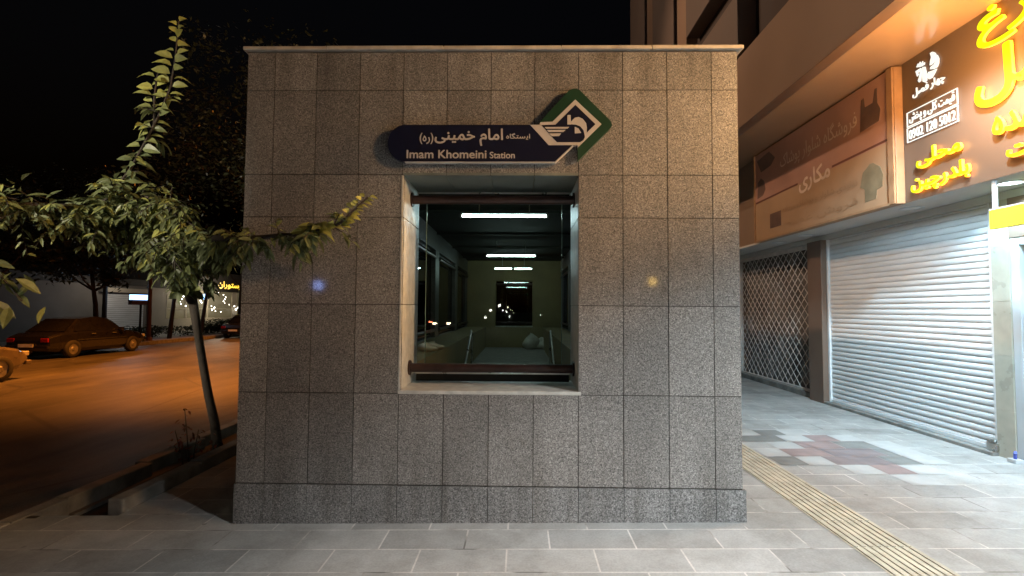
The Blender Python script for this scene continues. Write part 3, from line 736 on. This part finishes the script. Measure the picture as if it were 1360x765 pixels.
for p in ([(1.66, 4.564), (1.627, 4.564), (1.591, 4.531), (1.579, 4.494), (1.6, 4.451), (1.637, 4.425), (1.668, 4.428), (1.659, 4.473), (1.644, 4.51)],
  [(1.567, 4.496), (1.547, 4.446), (1.551, 4.395), (1.572, 4.361), (1.613, 4.361), (1.665, 4.381), (1.658, 4.405), (1.612, 4.412), (1.589, 4.444), (1.575, 4.475)],
  [(1.578, 4.346), (1.605, 4.311), (1.642, 4.275), (1.679, 4.275), (1.705, 4.306), (1.703, 4.345), (1.686, 4.362), (1.634, 4.352)],
  [(1.764, 4.458), (1.732, 4.446), (1.718, 4.384), (1.712, 4.28), (1.738, 4.267), (1.768, 4.291), (1.772, 4.366)],
  [(1.802, 4.466), (1.782, 4.452), (1.784, 4.398), (1.796, 4.313), (1.819, 4.305), (1.835, 4.331), (1.811, 4.375), (1.804, 4.418)],
  [(1.864, 4.457), (1.815, 4.46), (1.812, 4.434), (1.837, 4.425), (1.824, 4.399), (1.844, 4.386)],
  [(1.851, 4.497), (1.827, 4.532), (1.814, 4.506), (1.799, 4.538), (1.787, 4.502), (1.761, 4.526), (1.762, 4.494), (1.735, 4.498), (1.741, 4.474), (1.791, 4.476)]):
    mb.prism([(-a, b) for a, b in p], WS, .008, .02)
mb.build('rooster_emblem', M['led_white'], LS)

PB = thing('banner_sign', 'faded tan and red clothing shop banner box above the lattice gate', 'sign', (XSG, 3.9, 3.0))
PX = 4.5
mb = MB(); mb.box(PX+.004, 2.09, 2.955, XSG+.029, 5.66, 4.63); mb.build('box', M['box_tan'], PB, bevel=.006)
WP = west(PX)
mb = MB(); mb.prism([(-5.58, 2.99), (-2.20, 2.99), (-2.20, 3.74), (-5.58, 3.69)], WP, 0, .002); mb.build('lower_banner', M['poster_tan'], PB)
mb = MB(); mb.prism([(-5.58, 3.69), (-2.20, 3.74), (-2.20, 4.62), (-5.58, 4.62)], WP, 0, .0024); mb.build('upper_banner', M['poster_pink'], PB)
mb = MB()
for q in ((-5.63, 2.96, -5.585, 4.63), (-2.19, 2.96, -2.10, 4.63)): mb.prism([(q[0], q[1]), (q[2], q[1]), (q[2], q[3]), (q[0], q[3])], WP, 0, .02)
mb.prism([(-5.585, 2.955), (-2.19, 2.955), (-2.19, 2.985), (-5.585, 2.985)], WP, 0, .02); mb.build('rim', M['box_tan'], PB)
mb = MB(); text(mb, 'مکاری', (-4.11, 3.55, -3.33, 3.87), WP, .006, bold=.010); mb.build('name_lettering', M['poster_text'], PB)
mb = MB(); text(mb, 'فروشگاه شلوار پوشاک', (-4.67, 4.06, -2.74, 4.38), WP, .006, bold=.003); mb.build('title_lettering', M['poster_text'], PB)
mb = MB(); text(mb, 'تولیدی شلوار و پوشاک مردانه', (-4.62, 3.31, -2.75, 3.44), WP, .006, bold=.002); text(mb, 'فروش عمده', (-4.51, 3.06, -2.75, 3.19), WP, .006, bold=.002); mb.build('small_lettering', M['poster_small'], PB)
for q in ((-5.57, -4.16, 3.69), (-3.28, -2.21, 3.735)):
    mb = MB(); mb.prism([(q[0], q[2]), (q[1], q[2]+.02), (q[1], q[2]+.05), (q[0], q[2]+.03)], WP, 0, .005); mb.build('stripe', M['poster_line'], PB)
for p in ([(-2.68, 4.03), (-2.34, 4.06), (-2.31, 4.2), (-2.36, 4.3), (-2.36, 4.49), (-2.40, 4.49), (-2.44, 4.33), (-2.58, 4.33), (-2.60, 4.46), (-2.65, 4.45)],
          [(-5.5, 4.5), (-5.05, 4.55), (-4.85, 4.38), (-5.0, 4.28), (-5.35, 4.25)], [(-5.5, 3.78), (-5.3, 3.80), (-5.2, 3.9), (-5.24, 4.06), (-5.36, 4.14), (-5.48, 4.08)]):
    mb = MB(); mb.prism(p, WP, 0, .0055); mb.build('garment_picture', M['poster_dark'], PB)
mb = MB(); mb.prism([(-2.70, 3.30), (-2.62, 3.25), (-2.62, 3.08), (-2.42, 3.09), (-2.40, 3.2), (-2.31, 3.22), (-2.29, 3.36), (-2.34, 3.48), (-2.42, 3.53), (-2.46, 3.56), (-2.52, 3.56), (-2.56, 3.53), (-2.65, 3.48)], WP, 0, .0055); mb.build('jacket_picture', M['poster_olive'], PB)
mb = MB(); mb.prism([(-5.05, 3.14), (-4.68, 3.14), (-4.68, 3.40), (-5.05, 3.40)], WP, 0, .0055); mb.build('stamp_picture', M['poster_dark'], PB)

YP = thing('yellow_sign', 'plain yellow sign panel over the bright shop doorway', 'sign', (4.63, 0, 2.5))
mb = MB(); mb.box(4.62, -1.1, 2.475, 4.66, 1.075, 2.66); mb.build('panel', M['yellow'], YP, bevel=.004)
for y in (1.03, .1, -.9):
    mb = MB(); mb.box(4.632, y-.02, 2.661, 4.65, y+.02, 2.956); mb.build('hanger', M['white_alu'], YP)
mb = MB(); mb.box(4.618, -1.1, 2.662, 4.655, 1.075, 2.675); mb.build('trim', M['sign_edge'], YP)

# ================================================================== PLANTS
def leaf(mb, p, d, up, L, w, tone, curl=.25):
    """one folded, drooping leaf: 8 faces"""
    up0 = Vector((0, 0, 1)); d = d.normalized(); s = d.cross(up)
    if s.length < 1e-4: s = d.orthogonal()
    s.normalize(); n = s.cross(d)
    st = [(0, .04), (.22, .75), (.5, 1.0), (.78, .62), (1, .02)]
    vs_ = []
    for a, ww in st:
        c = p + d*(L*a) - (n*.35 + up0*.75)*(L*curl*a*a)
        vs_ += [c - s*(w*.5*ww) + n*(w*.16*ww), c, c + s*(w*.5*ww) + n*(w*.16*ww)]
    fs = []
    for i in range(4):
        for j in range(2): fs.append((i*3+j, i*3+j+1, i*3+j+4, i*3+j+3))
    mb.add(vs_, fs, 0, tone)
def rvec(rng): 
    while True:
        v = Vector((rng.uniform(-1, 1), rng.uniform(-1, 1), rng.uniform(-1, 1)))
        if .05 < v.length < 1: return v.normalized()
def along(pts, t):
    pts = [Vector(p) for p in pts]; ls = [(b-a).length for a, b in zip(pts, pts[1:])]; T_ = t*sum(ls)
    for i, l in enumerate(ls):
        if T_ <= l or i == len(ls)-1: return pts[i].lerp(pts[i+1], min(1, T_/l)), (pts[i+1]-pts[i]).normalized()
        T_ -= l
rng = random.Random(21)
NT = thing('street_tree', 'young leaning tree in the planter with a lit upright shoot', 'tree', (-3.73, 2.32, -.2))
trunk = [(-3.73, 2.32, -.25), (-3.735, 2.25, .0), (-3.71, 2.15, .27), (-3.70, 2.0, .62), (-3.68, 1.87, .94), (-3.61, 1.64, 1.36), (-3.55, 1.44, 1.74)]
mb = MB(); mb.tube(trunk, [.072, .058, .052, .047, .044, .042, .045], 10); mb.build('trunk', M['bark'], NT, True)
B = {'l1': [(-3.56,1.44,1.72),(-3.46,1.12,2.12),(-3.5,.8,2.40),(-3.62,.55,2.5),(-3.79,.3,2.51),(-4.01,.1,2.49),(-4.28,-.11,2.57)],
     'up': [(-3.88,.42,2.17),(-3.57,.3,2.56),(-3.32,.25,2.82),(-3.14,.19,3.06),(-2.99,.13,3.26),(-2.91,.13,3.48),(-2.87,.12,3.73),(-2.84,.10,4.02)],
     'up2': [(-3.05,.15,3.17),(-3.05,.14,3.4),(-3.02,.13,3.62)],
     'l2': [(-3.56,1.44,1.76),(-3.22,1.0,2.02),(-2.9,.6,2.15),(-2.6,.25,2.2),(-2.40,-.02,2.2),(-2.12,-.13,2.18),(-1.86,-.2,2.19),(-1.6,-.26,2.2),(-1.3,-.34,2.26),(-1.08,-.40,2.44)],
     'l3': [(-4.28,-.11,2.57),(-4.0,-.5,2.3),(-3.75,-.68,2.03),(-3.35,-.77,1.92),(-3.16,-.75,1.69)],
     'l4': [(-3.46,1.12,2.12),(-3.18,.52,2.39),(-3.01,.23,2.21),(-2.81,.14,2.01)],
     'l5': [(-3.62,.55,2.5),(-3.3,.35,2.62),(-3.0,.3,2.55),(-2.78,.25,2.33)],
     'l6': [(-3.56,1.44,1.72),(-3.45,1.2,1.85),(-3.30,.95,1.88)]}
RAD = {'l1': (.05,.012), 'up': (.013,.004), 'up2': (.009,.004), 'l2': (.04,.007), 'l3': (.012,.005), 'l4': (.02,.006), 'l5': (.02,.006), 'l6': (.02,.008)}
for k, p in B.items():
    n = len(p); r0, r1 = RAD[k]; m = MB(); m.tube(p, [r0 + (r1-r0)*i/(n-1) for i in range(n)], 7); m.build('branch', M['bark'], NT, True)
lv = MB(); UP = Vector((0, 0, 1))
def scatter(key, n, t0, t1, spread, L, tone, droop, wr=.34, curl=.3):
    for _ in range(n):
        p, d = along(B[key], rng.uniform(t0, t1)); p = p + rvec(rng)*rng.uniform(0, spread)
        v = rvec(rng); v.z = v.z*.5 - droop; v = v + d*.4
        l = rng.uniform(*L); leaf(lv, p, v, UP*.6 + Vector((.2, -.4, 0)) + rvec(rng)*.5, l, l*rng.uniform(wr*.8, wr*1.25), min(1, max(0, rng.gauss(*tone))), rng.uniform(0, curl))
# big leaves along the two shoots, paler at the tips
def shoot(key, n, t0, L, up=.35, tip0=.2):
    for k in range(n):
        t = t0 + (1-t0)*(k+.5)/n; p, d = along(B[key], t); sd = 1 if k % 2 else -1
        v = Vector((sd*rng.uniform(.7, 1), rng.uniform(-.9, .5), up + rng.uniform(-.1, .35)))
        if t > .9: v += d*.8
        l = rng.uniform(*L)*(1 - .4*max(0, t-.85)/.15)
        leaf(lv, p + v.normalized()*.02, v, UP*.5 + Vector((0, -.9, 0)) + rvec(rng)*.35, l, l*rng.uniform(.52, .68), min(1, tip0 + (1-tip0)*t + rng.uniform(-.18, .1)), rng.uniform(.35, .8))
def twigs(key, n, t0, t1, L, LL, tone, droop, nl=(6, 10), side=0):
    for _ in range(n):
        p, d = along(B[key], rng.uniform(t0, t1)); v = rvec(rng); v.z = v.z*.6 - droop*.35; v = (v + d*.5).normalized(); l = rng.uniform(*L)
        pts = [p, p + v*l*.5 - UP*l*.05*droop, p + v*l - UP*l*.28*droop]; lv.tube(pts, [.005, .004, .002], 5, 1, False)
        m = rng.randint(*nl); base = rng.gauss(*tone)
        for k in range(m):
            f = .25 + .75*(k+.5)/m; q, dd = along(pts, f); s_ = dd.cross(UP)
            s_ = s_.normalized() if s_.length > .01 else Vector((1, 0, 0))
            w = s_*(1 if k % 2 else -1)*rng.uniform(.6, 1.1) + dd*rng.uniform(.3, .9) + UP*rng.uniform(-.5-.5*droop, .3) + rvec(rng)*.3
            ll = rng.uniform(*LL)*(1 if k < m-1 else .75)
            leaf(lv, q, w, UP*.7 + Vector((.1, -.45, 0)) + rvec(rng)*.45, ll, ll*rng.uniform(.30, .48), min(1, max(0, base + rng.gauss(0, .14))), rng.uniform(.1, .55))
shoot('up', 48, .28, (.10, .165)); shoot('up2', 15, .15, (.09, .14), .3, .55)
twigs('up', 7, .30, .75, (.08, .16), (.08, .13), (.5, .15), .3, (3, 5))
shoot('l2', 40, .82, (.085, .125), .1, .35)
twigs('l2', 40, .40, .90, (.08, .20), (.075, .125), (.30, .16), 1.2, (4, 7))
twigs('l2', 34, .40, .93, (.06, .14), (.07, .115), (.34, .16), .1, (4, 6))
twigs('l2', 34, .12, .5, (.12, .26), (.07, .12), (.32, .18), .7)
twigs('l1', 190, .22, 1, (.15, .44), (.055, .105), (.42, .22), .6)
twigs('up', 30, 0, .30, (.14, .28), (.07, .12), (.45, .2), .5)
twigs('l5', 100, .05, 1, (.15, .36), (.055, .105), (.44, .22), .7)
twigs('l4', 80, .1, 1, (.15, .32), (.055, .105), (.38, .22), 1.0)
scatter('l1', 160, .25, 1, .30, (.09, .15), (.40, .27), .35, .42); scatter('l4', 70, .1, 1, .2, (.09, .14), (.40, .27), .6, .45)
scatter('l3', 90, .2, 1, .16, (.09, .15), (.50, .2), .5, .40)
scatter('l6', 26, .5, 1, .10, (.12, .19), (.50, .15), .45, .5)
lv.build('foliage', [M['leaf'], M['bark']], NT, tone=True)
# red-leaved stem plant in the planter
FP = thing('stem_plant', 'small reddish stem plant beside the leaning trunk', 'plant', (-3.7, 1.6, -.22))
mb = MB(); fl = MB()
for k, (x, y, h, lean) in enumerate([(-3.72, 1.75, .75, -.10), (-3.62, 1.55, .55, -.16), (-3.8, 1.9, .48, .05), (-3.6, 1.85, .4, .1)]):
    pts = [(x, y, -.25), (x+lean*.4, y, -.25+h*.5), (x+lean, y+.02, -.25+h)]; mb.tube(pts, [.008, .006, .004], 6)
    for _ in range(26):
        t = rng.uniform(.4, 1); p = Vector((x+lean*t, y, -.25+h*t)) + rvec(rng)*.05
        l = rng.uniform(.04, .07); leaf(fl, p, rvec(rng), UP, l, l*.5, min(1, rng.uniform(.3, 1)), .3)
mb.build('stem', M['bark'], FP); fl.build('leaves', M['leaf_red'], FP, tone=True)

def crown(name, parent, c, rad, n, L, seed, tone=(.45, .2), mat_=None, clumps=26):
    rng = random.Random(seed); m = MB(); cl = []
    for _ in range(clumps):
        v = rvec(rng)*rng.uniform(.35, 1.0); cl.append((Vector((c[0]+v.x*rad[0], c[1]+v.y*rad[1], c[2]+v.z*rad[2])), rng.uniform(.22, .42), rng.uniform(-.12, .12)))
    for _ in range(n):
        q, s, dt = cl[rng.randrange(clumps)]; v = rvec(rng)*(rng.random()**.5)*s
        p = q + Vector((v.x*rad[0], v.y*rad[1], v.z*rad[2])); l = rng.uniform(*L)
        d = rvec(rng); d.z = d.z*.6 - .3; d.normalize(); s_ = d.cross(rvec(rng)).normalized()
        w = l*.42
        m.add([p, p + d*l*.5 - s_*w*.5, p + d*l, p + d*l*.5 + s_*w*.5], [(0, 1, 2, 3)], 0, min(1, max(0, rng.gauss(tone[0]+dt, tone[1]))))
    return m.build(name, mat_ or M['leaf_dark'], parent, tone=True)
# kerbside tree behind the station (trunk hidden behind it)
def tree(loc, h, rad, cz, n, L, seed, label, lean=(0, 0), tr=.1, group=None, clumps=26):
    t = thing('street_tree', label, 'tree', loc, group); x, y, z = loc
    mb = MB(); top = (x+lean[0], y+lean[1], cz)
    mb.tube([(x, y, z-.1), (x+lean[0]*.3, y+lean[1]*.3, z+(cz-z)*.45), top], [tr, tr*.8, tr*.45], 8)
    tk = mb.build('trunk', M['bark'], t, True); rg = random.Random(seed+100)
    for k in range(4):
        a = rg.uniform(0, 6.28); b = MB(); s0 = Vector((x+lean[0]*.45, y+lean[1]*.45, z+(cz-z)*.6))
        b.tube([s0, s0 + Vector((math.cos(a)*rad[0]*.4, math.sin(a)*rad[1]*.4, rad[2]*.35)), s0 + Vector((math.cos(a)*rad[0]*.75, math.sin(a)*rad[1]*.75, rad[2]*.9))], [tr*.5, tr*.3, tr*.1], 6)
        b.build('branch', M['bark'], t, True)
    crown('crown', t, (x+lean[0], y+lean[1], cz), rad, n, L, seed, clumps=clumps); return t
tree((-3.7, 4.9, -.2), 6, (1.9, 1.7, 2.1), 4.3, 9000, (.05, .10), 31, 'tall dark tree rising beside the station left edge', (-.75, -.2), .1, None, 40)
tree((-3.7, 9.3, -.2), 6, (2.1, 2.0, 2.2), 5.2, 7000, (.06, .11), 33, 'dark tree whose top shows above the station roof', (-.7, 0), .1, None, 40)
FG = 'dark trees along the far pavement'
far = [((-18.7, 17.6, 0), (1.9, 1.9, 1.3), 3.9, 41, 'small dark tree in front of the grey wall across the road', (.2, -.8)),
       ((-18.6, 21.9, 0), (1.7, 1.7, 1.6), 5.0, 42, 'dark tree beside the brown pole across the road', (.3, .6)),
       ((-18.6, 24.4, 0), (1.7, 1.7, 1.4), 5.4, 43, 'leaning dark tree in front of the lit windows across the road', (.5, .9)),
       ((-18.8, 28.6, 0), (1.7, 1.7, 1.3), 5.1, 44, 'dark tree near the station edge across the road', (0, .3)),
       ((-18.9, 13.0, 0), (2.2, 2.2, 1.6), 3.9, 45, 'leftmost dark tree across the road above the cars', (0, 0)),
       ((-20.5, 20.0, 0), (2.6, 2.6, 2.0), 6.6, 46, 'tall dark tree behind the brown pole across the road', (0, 0)),
       ((-21.0, 14.8, 0), (2.8, 2.8, 1.6), 5.6, 47, 'broad dark tree over the grey wall across the road', (0, 0))]
for loc, rad, cz, sd, lb, ln in far: tree(loc, 0, rad, cz, 3200, (.14, .26), sd, lb, ln, .11, FG, 22)

# ================================================================== ACROSS THE ROAD
mb = MB(); mb.box(-30, -40, -.4, -17.95, 100, -.02); structure(mb.build('far_pavement', M['concrete']))
mb = MB(); y = -40
while y < 100: mb.box(-17.948, y+.01, -.4, -17.78, y+1.49, .01); y += 1.5
structure(mb.build('far_kerb', M['kerb']))
GW = thing('grey_shop', 'low grey walled building with a pale roller shutter across the road', 'building', (-26, 20, 0))
mb = MB(); mb.box(-24, 8, -.02, -30, 27.2, 2.95); mb.build('wall', M['far_wall'], GW)
mb = MB(); mb.box(-23.9, 8, 2.952, -30, 27.2, 3.35); mb.build('fascia', M['far_dark'], GW)
mb = MB(); mb.box(-23.7, 23.6, 2.5, -23.99, 27.1, 2.75); mb.build('awning', M['far_cream'], GW)
mb = MB(); z = .1
while z < 2.4: mb.box(-23.94, 23.9, z, -23.995, 26.9, z + .10); z += .115
mb.build('roller_shutter', M['shutter'], GW)
RS = thing('restaurant', 'lit restaurant front with string lights and yellow letters across the road', 'building', (-27, 36, 0))
mb = MB(); mb.box(-24, 27.6, -.02, -34, 60, .85); mb.box(-24.01, 27.6, .852, -24.4, 29.0, 2.9); mb.box(-24.01, 36.6, .852, -24.4, 37.2, 2.9); mb.box(-26, 29, .852, -34, 60, 2.9); mb.build('wall', M['far_cream'], RS)
mb = MB(); mb.box(-23.9, 27.6, 2.902, -34, 60, 4.4); mb.build('fascia', M['far_dark'], RS)
for k, (a, b) in enumerate(((29.05, 30.9), (31.05, 33.3), (33.45, 36.55), (37.25, 41), (41.2, 46))):
    mb = MB(); mb.box(-24.05, a, .86, -24.1, b, 2.89); w = mb.build('window', M['window_lit'], RS)
    mb = MB(); mb.box(-24.0, a-.06, .856, -24.12, a-.002, 2.896); mb.box(-24.0, b+.002, .856, -24.12, b+.06, 2.896); mb.box(-24.0, a, 1.5, -24.045, b, 1.54); mb.build('frame', M['far_cream'], w)
for ya, yb, s in ((29.7, 31.5, 'کباب'), (34.4, 37.6, 'رستوران')):
    mb = MB(); text(mb, s, (ya, 3.15, yb, 3.72), lambda u, v, d: (-23.88 + d, u, v), 0, bold=.03); mb.build('lettering', M['led_far_yellow'], RS)
def string_lights(ya, yb, n, seed, label):
    t = thing('string_lights', label, 'string lights', (-23.6, (ya+yb)/2, 2), 'strings of white bulbs on the restaurant front'); rg = random.Random(seed)
    mb = MB(); w = MB(); pts = []
    for k in range(n):
        f = k/(n-1); p = (-23.6 + .3*math.sin(k), ya + (yb-ya)*f, 2.8 - 1.5*f + .25*math.sin(f*3.14)*-1); pts.append(p)
        s = rg.uniform(.022, .045); mb.lathe([(0, -s), (s*.7, -s*.7), (s, 0), (s*.7, s*.7), (0, s)], p, 'z', 6)
    w.tube(pts, .006, 4); mb.build('bulbs', M['bulb_white'], t); w.build('wire', M['dark_metal'], t)
string_lights(29.3, 31.4, 12, 1, 'string of white bulbs sloping across the first restaurant window')
string_lights(31.4, 34.2, 14, 2, 'string of white bulbs sloping across the middle restaurant window')
string_lights(34.0, 37.5, 14, 3, 'string of white bulbs beside the leaning trunk')
string_lights(37.5, 45.0, 16, 4, 'string of white bulbs nearest the station edge')
# brown pole, blue-lit sign post, blue lamp
PO = thing('utility_pole', 'slim brown pole standing on the far pavement', 'pole', (-18.4, 20.2, 0))
mb = MB(); mb.tube([(-18.4, 20.2, -.02), (-18.42, 20.2, 5.5)], [.10, .075], 10); mb.build('shaft', M['pole_brown'], PO, True)
mb = MB(); mb.tube([(-18.4, 20.2, -.018), (-18.4, 20.2, .16)], [.16, .14], 10); mb.build('base', M['pole_brown'], PO)
BS = thing('kiosk_sign', 'dark board on a post with a blue white lamp on top', 'sign', (-19.4, 20.9, 0))
mb = MB(); mb.tube([(-19.4, 20.9, -.02), (-19.4, 20.9, 1.75)], .05, 8); mb.build('post', M['dark_metal'], BS)
mb = MB(); mb.box(-19.5, 20.2, 1.752, -19.3, 21.4, 2.0); mb.build('board', M['pole_brown'], BS)
mb = MB(); mb.box(-19.52, 20.3, 2.002, -19.28, 21.3, 2.26); mb.build('lamp', M['bulb_blue'], BS)
lamp('kiosk_lamp', (-19.9, 20.8, 2.5), 22, (.45, .7, 1), .2)
BL = thing('lamp_post', 'small post with a blue lamp beside the leaning trunk', 'lamp', (-21.5, 29.2, 0))
mb = MB(); mb.tube([(-21.5, 29.2, -.02), (-21.5, 29.2, 2.2)], .04, 8); mb.build('post', M['dark_metal'], BL)
mb = MB(); mb.lathe([(0, -.2), (.16, -.14), (.22, 0), (.16, .14), (0, .2)], (-21.5, 29.2, 2.36), 'z', 12); mb.build('globe', M['bulb_blue'], BL)
HG = MB(); rg = random.Random(8)
hd = crown('hedge', None, (-19.6, 29, .45), (.55, 5, .55), 5000, (.10, .2), 55, clumps=60); tag(hd, 'low dark hedge along the far pavement in front of the restaurant', 'hedge')
hd2 = crown('hedge', None, (-19.8, 20, .3), (.5, 4, .4), 3000, (.10, .2), 56, clumps=50); tag(hd2, 'low scrubby planting at the foot of the brown pole', 'hedge')
lamp('restaurant_light', (-22.8, 33, 3.0), 240, (1, .85, .6), .3)
lamp('far_wall_fill', (-21.8, 23.5, 3.4), 80, (1, .88, .72), .3)  # unseen lamp added to brighten the walls across the road

# ================================================================== CARS
def make_car(label, paint, group):
    t = thing('parked_car', label, 'car', (0, 0, 0), group)
    # stations along y: (y, z_low, z_belt, half width)
    st = [(-2.15, .38, .62, .62), (-2.10, .28, .78, .76), (-1.75, .24, .88, .83), (-1.0, .22, .92, .85), (0, .22, .92, .86), (.8, .22, .92, .85), (1.35, .23, .86, .84), (1.85, .26, .76, .80), (2.12, .34, .64, .70), (2.18, .42, .54, .55)]
    vs_ = []; fs = []; K = 9
    for y, zl, zb, w in st:
        zm = (zl+zb)*.5
        for x, z in [(-w*.90, zl), (-w*.99, zl+.10), (-w, zm), (-w*.97, zb-.06), (-w*.86, zb), (w*.86, zb), (w*.97, zb-.06), (w, zm), (w*.99, zl+.10)]: vs_.append((x, y, z))
        vs_.append((w*.90, y, zl))
    K = 10
    for i in range(len(st)-1):
        for k in range(K): fs.append((i*K+k, i*K+(k+1) % K, (i+1)*K+(k+1) % K, (i+1)*K+k))
    fs += [tuple(range(K)), tuple(range((len(st)-1)*K, len(st)*K))[::-1]]
    m = MB(); m.add(vs_, fs)
    # cabin with roof: pillars in paint, panes as parts
    cb = [(-1.55, .885, .70), (-.95, 1.36, .58), (-.2, 1.43, .60), (.35, 1.37, .58), (1.0, .90, .70)]
    cv = []; cf = []
    for y, z, w in cb: cv += [(-.78, y*1.0, .86), (-w, y, z), (w, y, z), (.78, y, .86)]
    for i in range(len(cb)-1):
        for k in range(3): cf.append((i*4+k, i*4+k+1, (i+1)*4+k+1, (i+1)*4+k))
    m.add(cv, cf); m.build('body', paint, t, False, .02)
    gm = MB()
    for s in (-1, 1):
        for ya, yb in ((-1.25, -.32), (-.25, .72)):
            def P(y, f):
                z = 1.30 if -.95 <= y <= .35 else (.90 + .4*((y+1.55)/.6) if y < -.95 else .90 + .4*((1.0-y)/.65))
                z = .93 + (min(z, 1.3)-.93)*f; x = .775 - (z-.86)*.38
                return (s*(x+.012), y, z)
            gm.quad(P(ya, 0), P(yb, 0), P(yb-(.28 if yb > 0 else 0), 1), P(ya+(.26 if ya < -1 else 0), 1))
    gm.quad((-.60, .50, 1.285), (.60, .50, 1.285), (.66, .96, .955), (-.66, .96, .955)); gm.quad((-.60, -1.10, 1.27), (.60, -1.10, 1.27), (.66, -1.52, .93), (-.66, -1.52, .93))
    gm.build('window', M['car_glass'], t)
    for sd in (-1, 1):
        h = MB(); h.box(sd*.80, .62, .90, sd*.97, .74, 1.02); h.build('mirror', paint, t, bevel=.02)
        for y in (-.62, .30): h = MB(); h.box(sd*.858, y, .80, sd*.885, y+.16, .83); h.build('door_handle', M['rim'], t)
        h = MB(); h.box(sd*.862, -1.2, .60, sd*.872, 1.0, .64); h.build('side_trim', M['tyre'], t)
    for y0, y1 in ((2.19, 2.205), (-2.2, -2.185)): h = MB(); h.box(-.26, y0, .42, .26, y1, .53); h.build('number_plate', M['paper'], t)
    for x in (-.80, .80):
        for y in (-1.35, 1.32):
            w = MB(); w.lathe([(.19, -.09), (.29, -.095), (.31, -.06), (.31, .06), (.29, .095), (.19, .09)], (x, y, .31), 'x', 20); wo = w.build('wheel', M['tyre'], t, True)
            w = MB(); w.lathe([(0, -.085), (.05, -.085), (.09, -.06), (.195, -.075), (.195, .075), (.09, .06), (.05, .085), (0, .085)], (x, y, .31), 'x', 16); w.build('rim', M['rim'], wo)
    for s in (-1, 1):
        h = MB(); h.box(s*.42, 2.0, .56, s*.70, 2.165, .68); h.build('headlight', M['car_light'], t, bevel=.02)
        h = MB(); h.box(s*.45, -2.155, .58, s*.72, -2.08, .72); h.build('taillight', M['car_tail'], t, bevel=.02)
    h = MB(); h.box(-.75, 2.03, .34, .75, 2.20, .46); h.box(-.75, -2.19, .36, .75, -2.06, .48); h.build('bumper', paint, t, bevel=.03)
    return t
CG = 'cars on the road'
c1 = make_car('pale saloon car cut off by the left edge of the picture', M['car_pale'], CG)
c2 = make_car('dark saloon car parked along the far kerb', M['car_dark'], CG)
c1.location = (-13.2, 6.35, -.16); c2.location = (-16.7, 14.7, -.16)
dup(c2, (-16.7, 26.6, -.16), 0, 'dark car at the far kerb, mostly hidden by the station edge')
# traffic behind the camera, seen mirrored in the window glass
M['mirror_head'] = emit('lit_headlight', (1, .80, .55), 90); M['mirror_tail'] = emit('lit_tail_lamp', (1, .16, .08), 60); M['mirror_green'] = emit('lit_green_lens', (.05, 1, .5), 60)
def far_car(x, y, tail, label):
    c = dup(c2, (x, y, -.16), math.pi if tail else 0, label)
    for k in kids(c):
        if k.name.startswith('taillight' if tail else 'headlight'):
            k.data = k.data.copy(); k.data.materials.clear(); k.data.materials.append(M['mirror_tail' if tail else 'mirror_head'])
    return c
far_car(-6.35, -37, False, 'dark car with lit headlights mirrored low in the left part of the window')
far_car(-8.4, -40, True, 'dark car with red tail lights mirrored at the left of the window')
far_car(-9.6, -52, False, 'farther dark car with lit headlights mirrored in the window glass')
TL = thing('traffic_light', 'traffic light showing green, mirrored at the left edge of the window glass', 'traffic light', (-9.85, -45, -.16))
mb = MB(); mb.tube([(-9.85, -45.1, -.16), (-9.85, -45.1, 4.9)], .06, 8); mb.build('post', M['dark_metal'], TL)
mb = MB(); mb.box(-10.05, -45.02, 3.9, -9.65, -44.8, 4.9); mb.build('housing', M['dark_metal'], TL)
mb = MB(); mb.lathe([(0, .06), (.15, .04), (.15, -.02), (0, -.02)], (-9.85, -44.77, 4.3), 'y', 14); mb.build('green_lens', M['mirror_green'], TL)

# ================================================================== LIGHTS BEHIND THE CAMERA, seen only mirrored in glass and granite
def globe_lamp(x, y, z, r, m, label, base=0.0, group='lamps mirrored in the window glass'):
    t = thing('globe_lamp', label, 'lamp', (x, y, base), group)
    mb = MB(); mb.tube([(x, y, base), (x, y, z - r)], .04, 8); mb.build('post', M['dark_metal'], t)
    mb = MB(); mb.lathe([(0, -r), (r*.7, -r*.7), (r, 0), (r*.7, r*.7), (0, r)], (x, y, z), 'z', 12); mb.build('globe', m, t)
M['mirror_white'] = emit('mirrored_white_globe', (1, .95, .85), 40); M['mirror_blue'] = emit('mirrored_blue_globe', (.25, .40, 1), 70); M['mirror_amber'] = emit('mirrored_amber_globe', (1, .6, .12), 60)
for k, (x, z, r) in enumerate(((-2.45, 1.55, .10), (-1.75, 1.95, .12), (-1.45, 1.55, .06), (-2.9, .95, .09), (-.9, 1.05, .05), (-1.15, 1.45, .06), (1.7, 1.2, .05))):
    globe_lamp(x, -36, z, r, M['mirror_white'], ('small', 'bright', 'faint', 'low', 'tiny', 'dim', 'rightmost')[k] + ' white globe lamp mirrored in the dark window glass')
globe_lamp(-12.0, -25, 3.0, .26, M['mirror_blue'], 'blue lamp mirrored in the polished granite left of the window', -.16, 'lamps mirrored in the granite')
globe_lamp(4.35, -12.4, 2.6, .14, M['mirror_amber'], 'amber lamp mirrored in the polished granite right of the window', .1, 'lamps mirrored in the granite')

DB = thing('door_bolt', 'small pale blue floor bolt at the foot of the beige pilaster', 'bolt', (5.1, 1.36, .12))
mb = MB(); mb.box(5.04, 1.33, .118, 5.13, 1.42, .16); mb.build('plate', M['white_alu'], DB, bevel=.006)
mb = MB(); mb.tube([(5.08, 1.375, .16), (5.08, 1.375, .21), (5.05, 1.34, .235)], .014, 8); mb.build('bolt', M['print_blue'], DB)
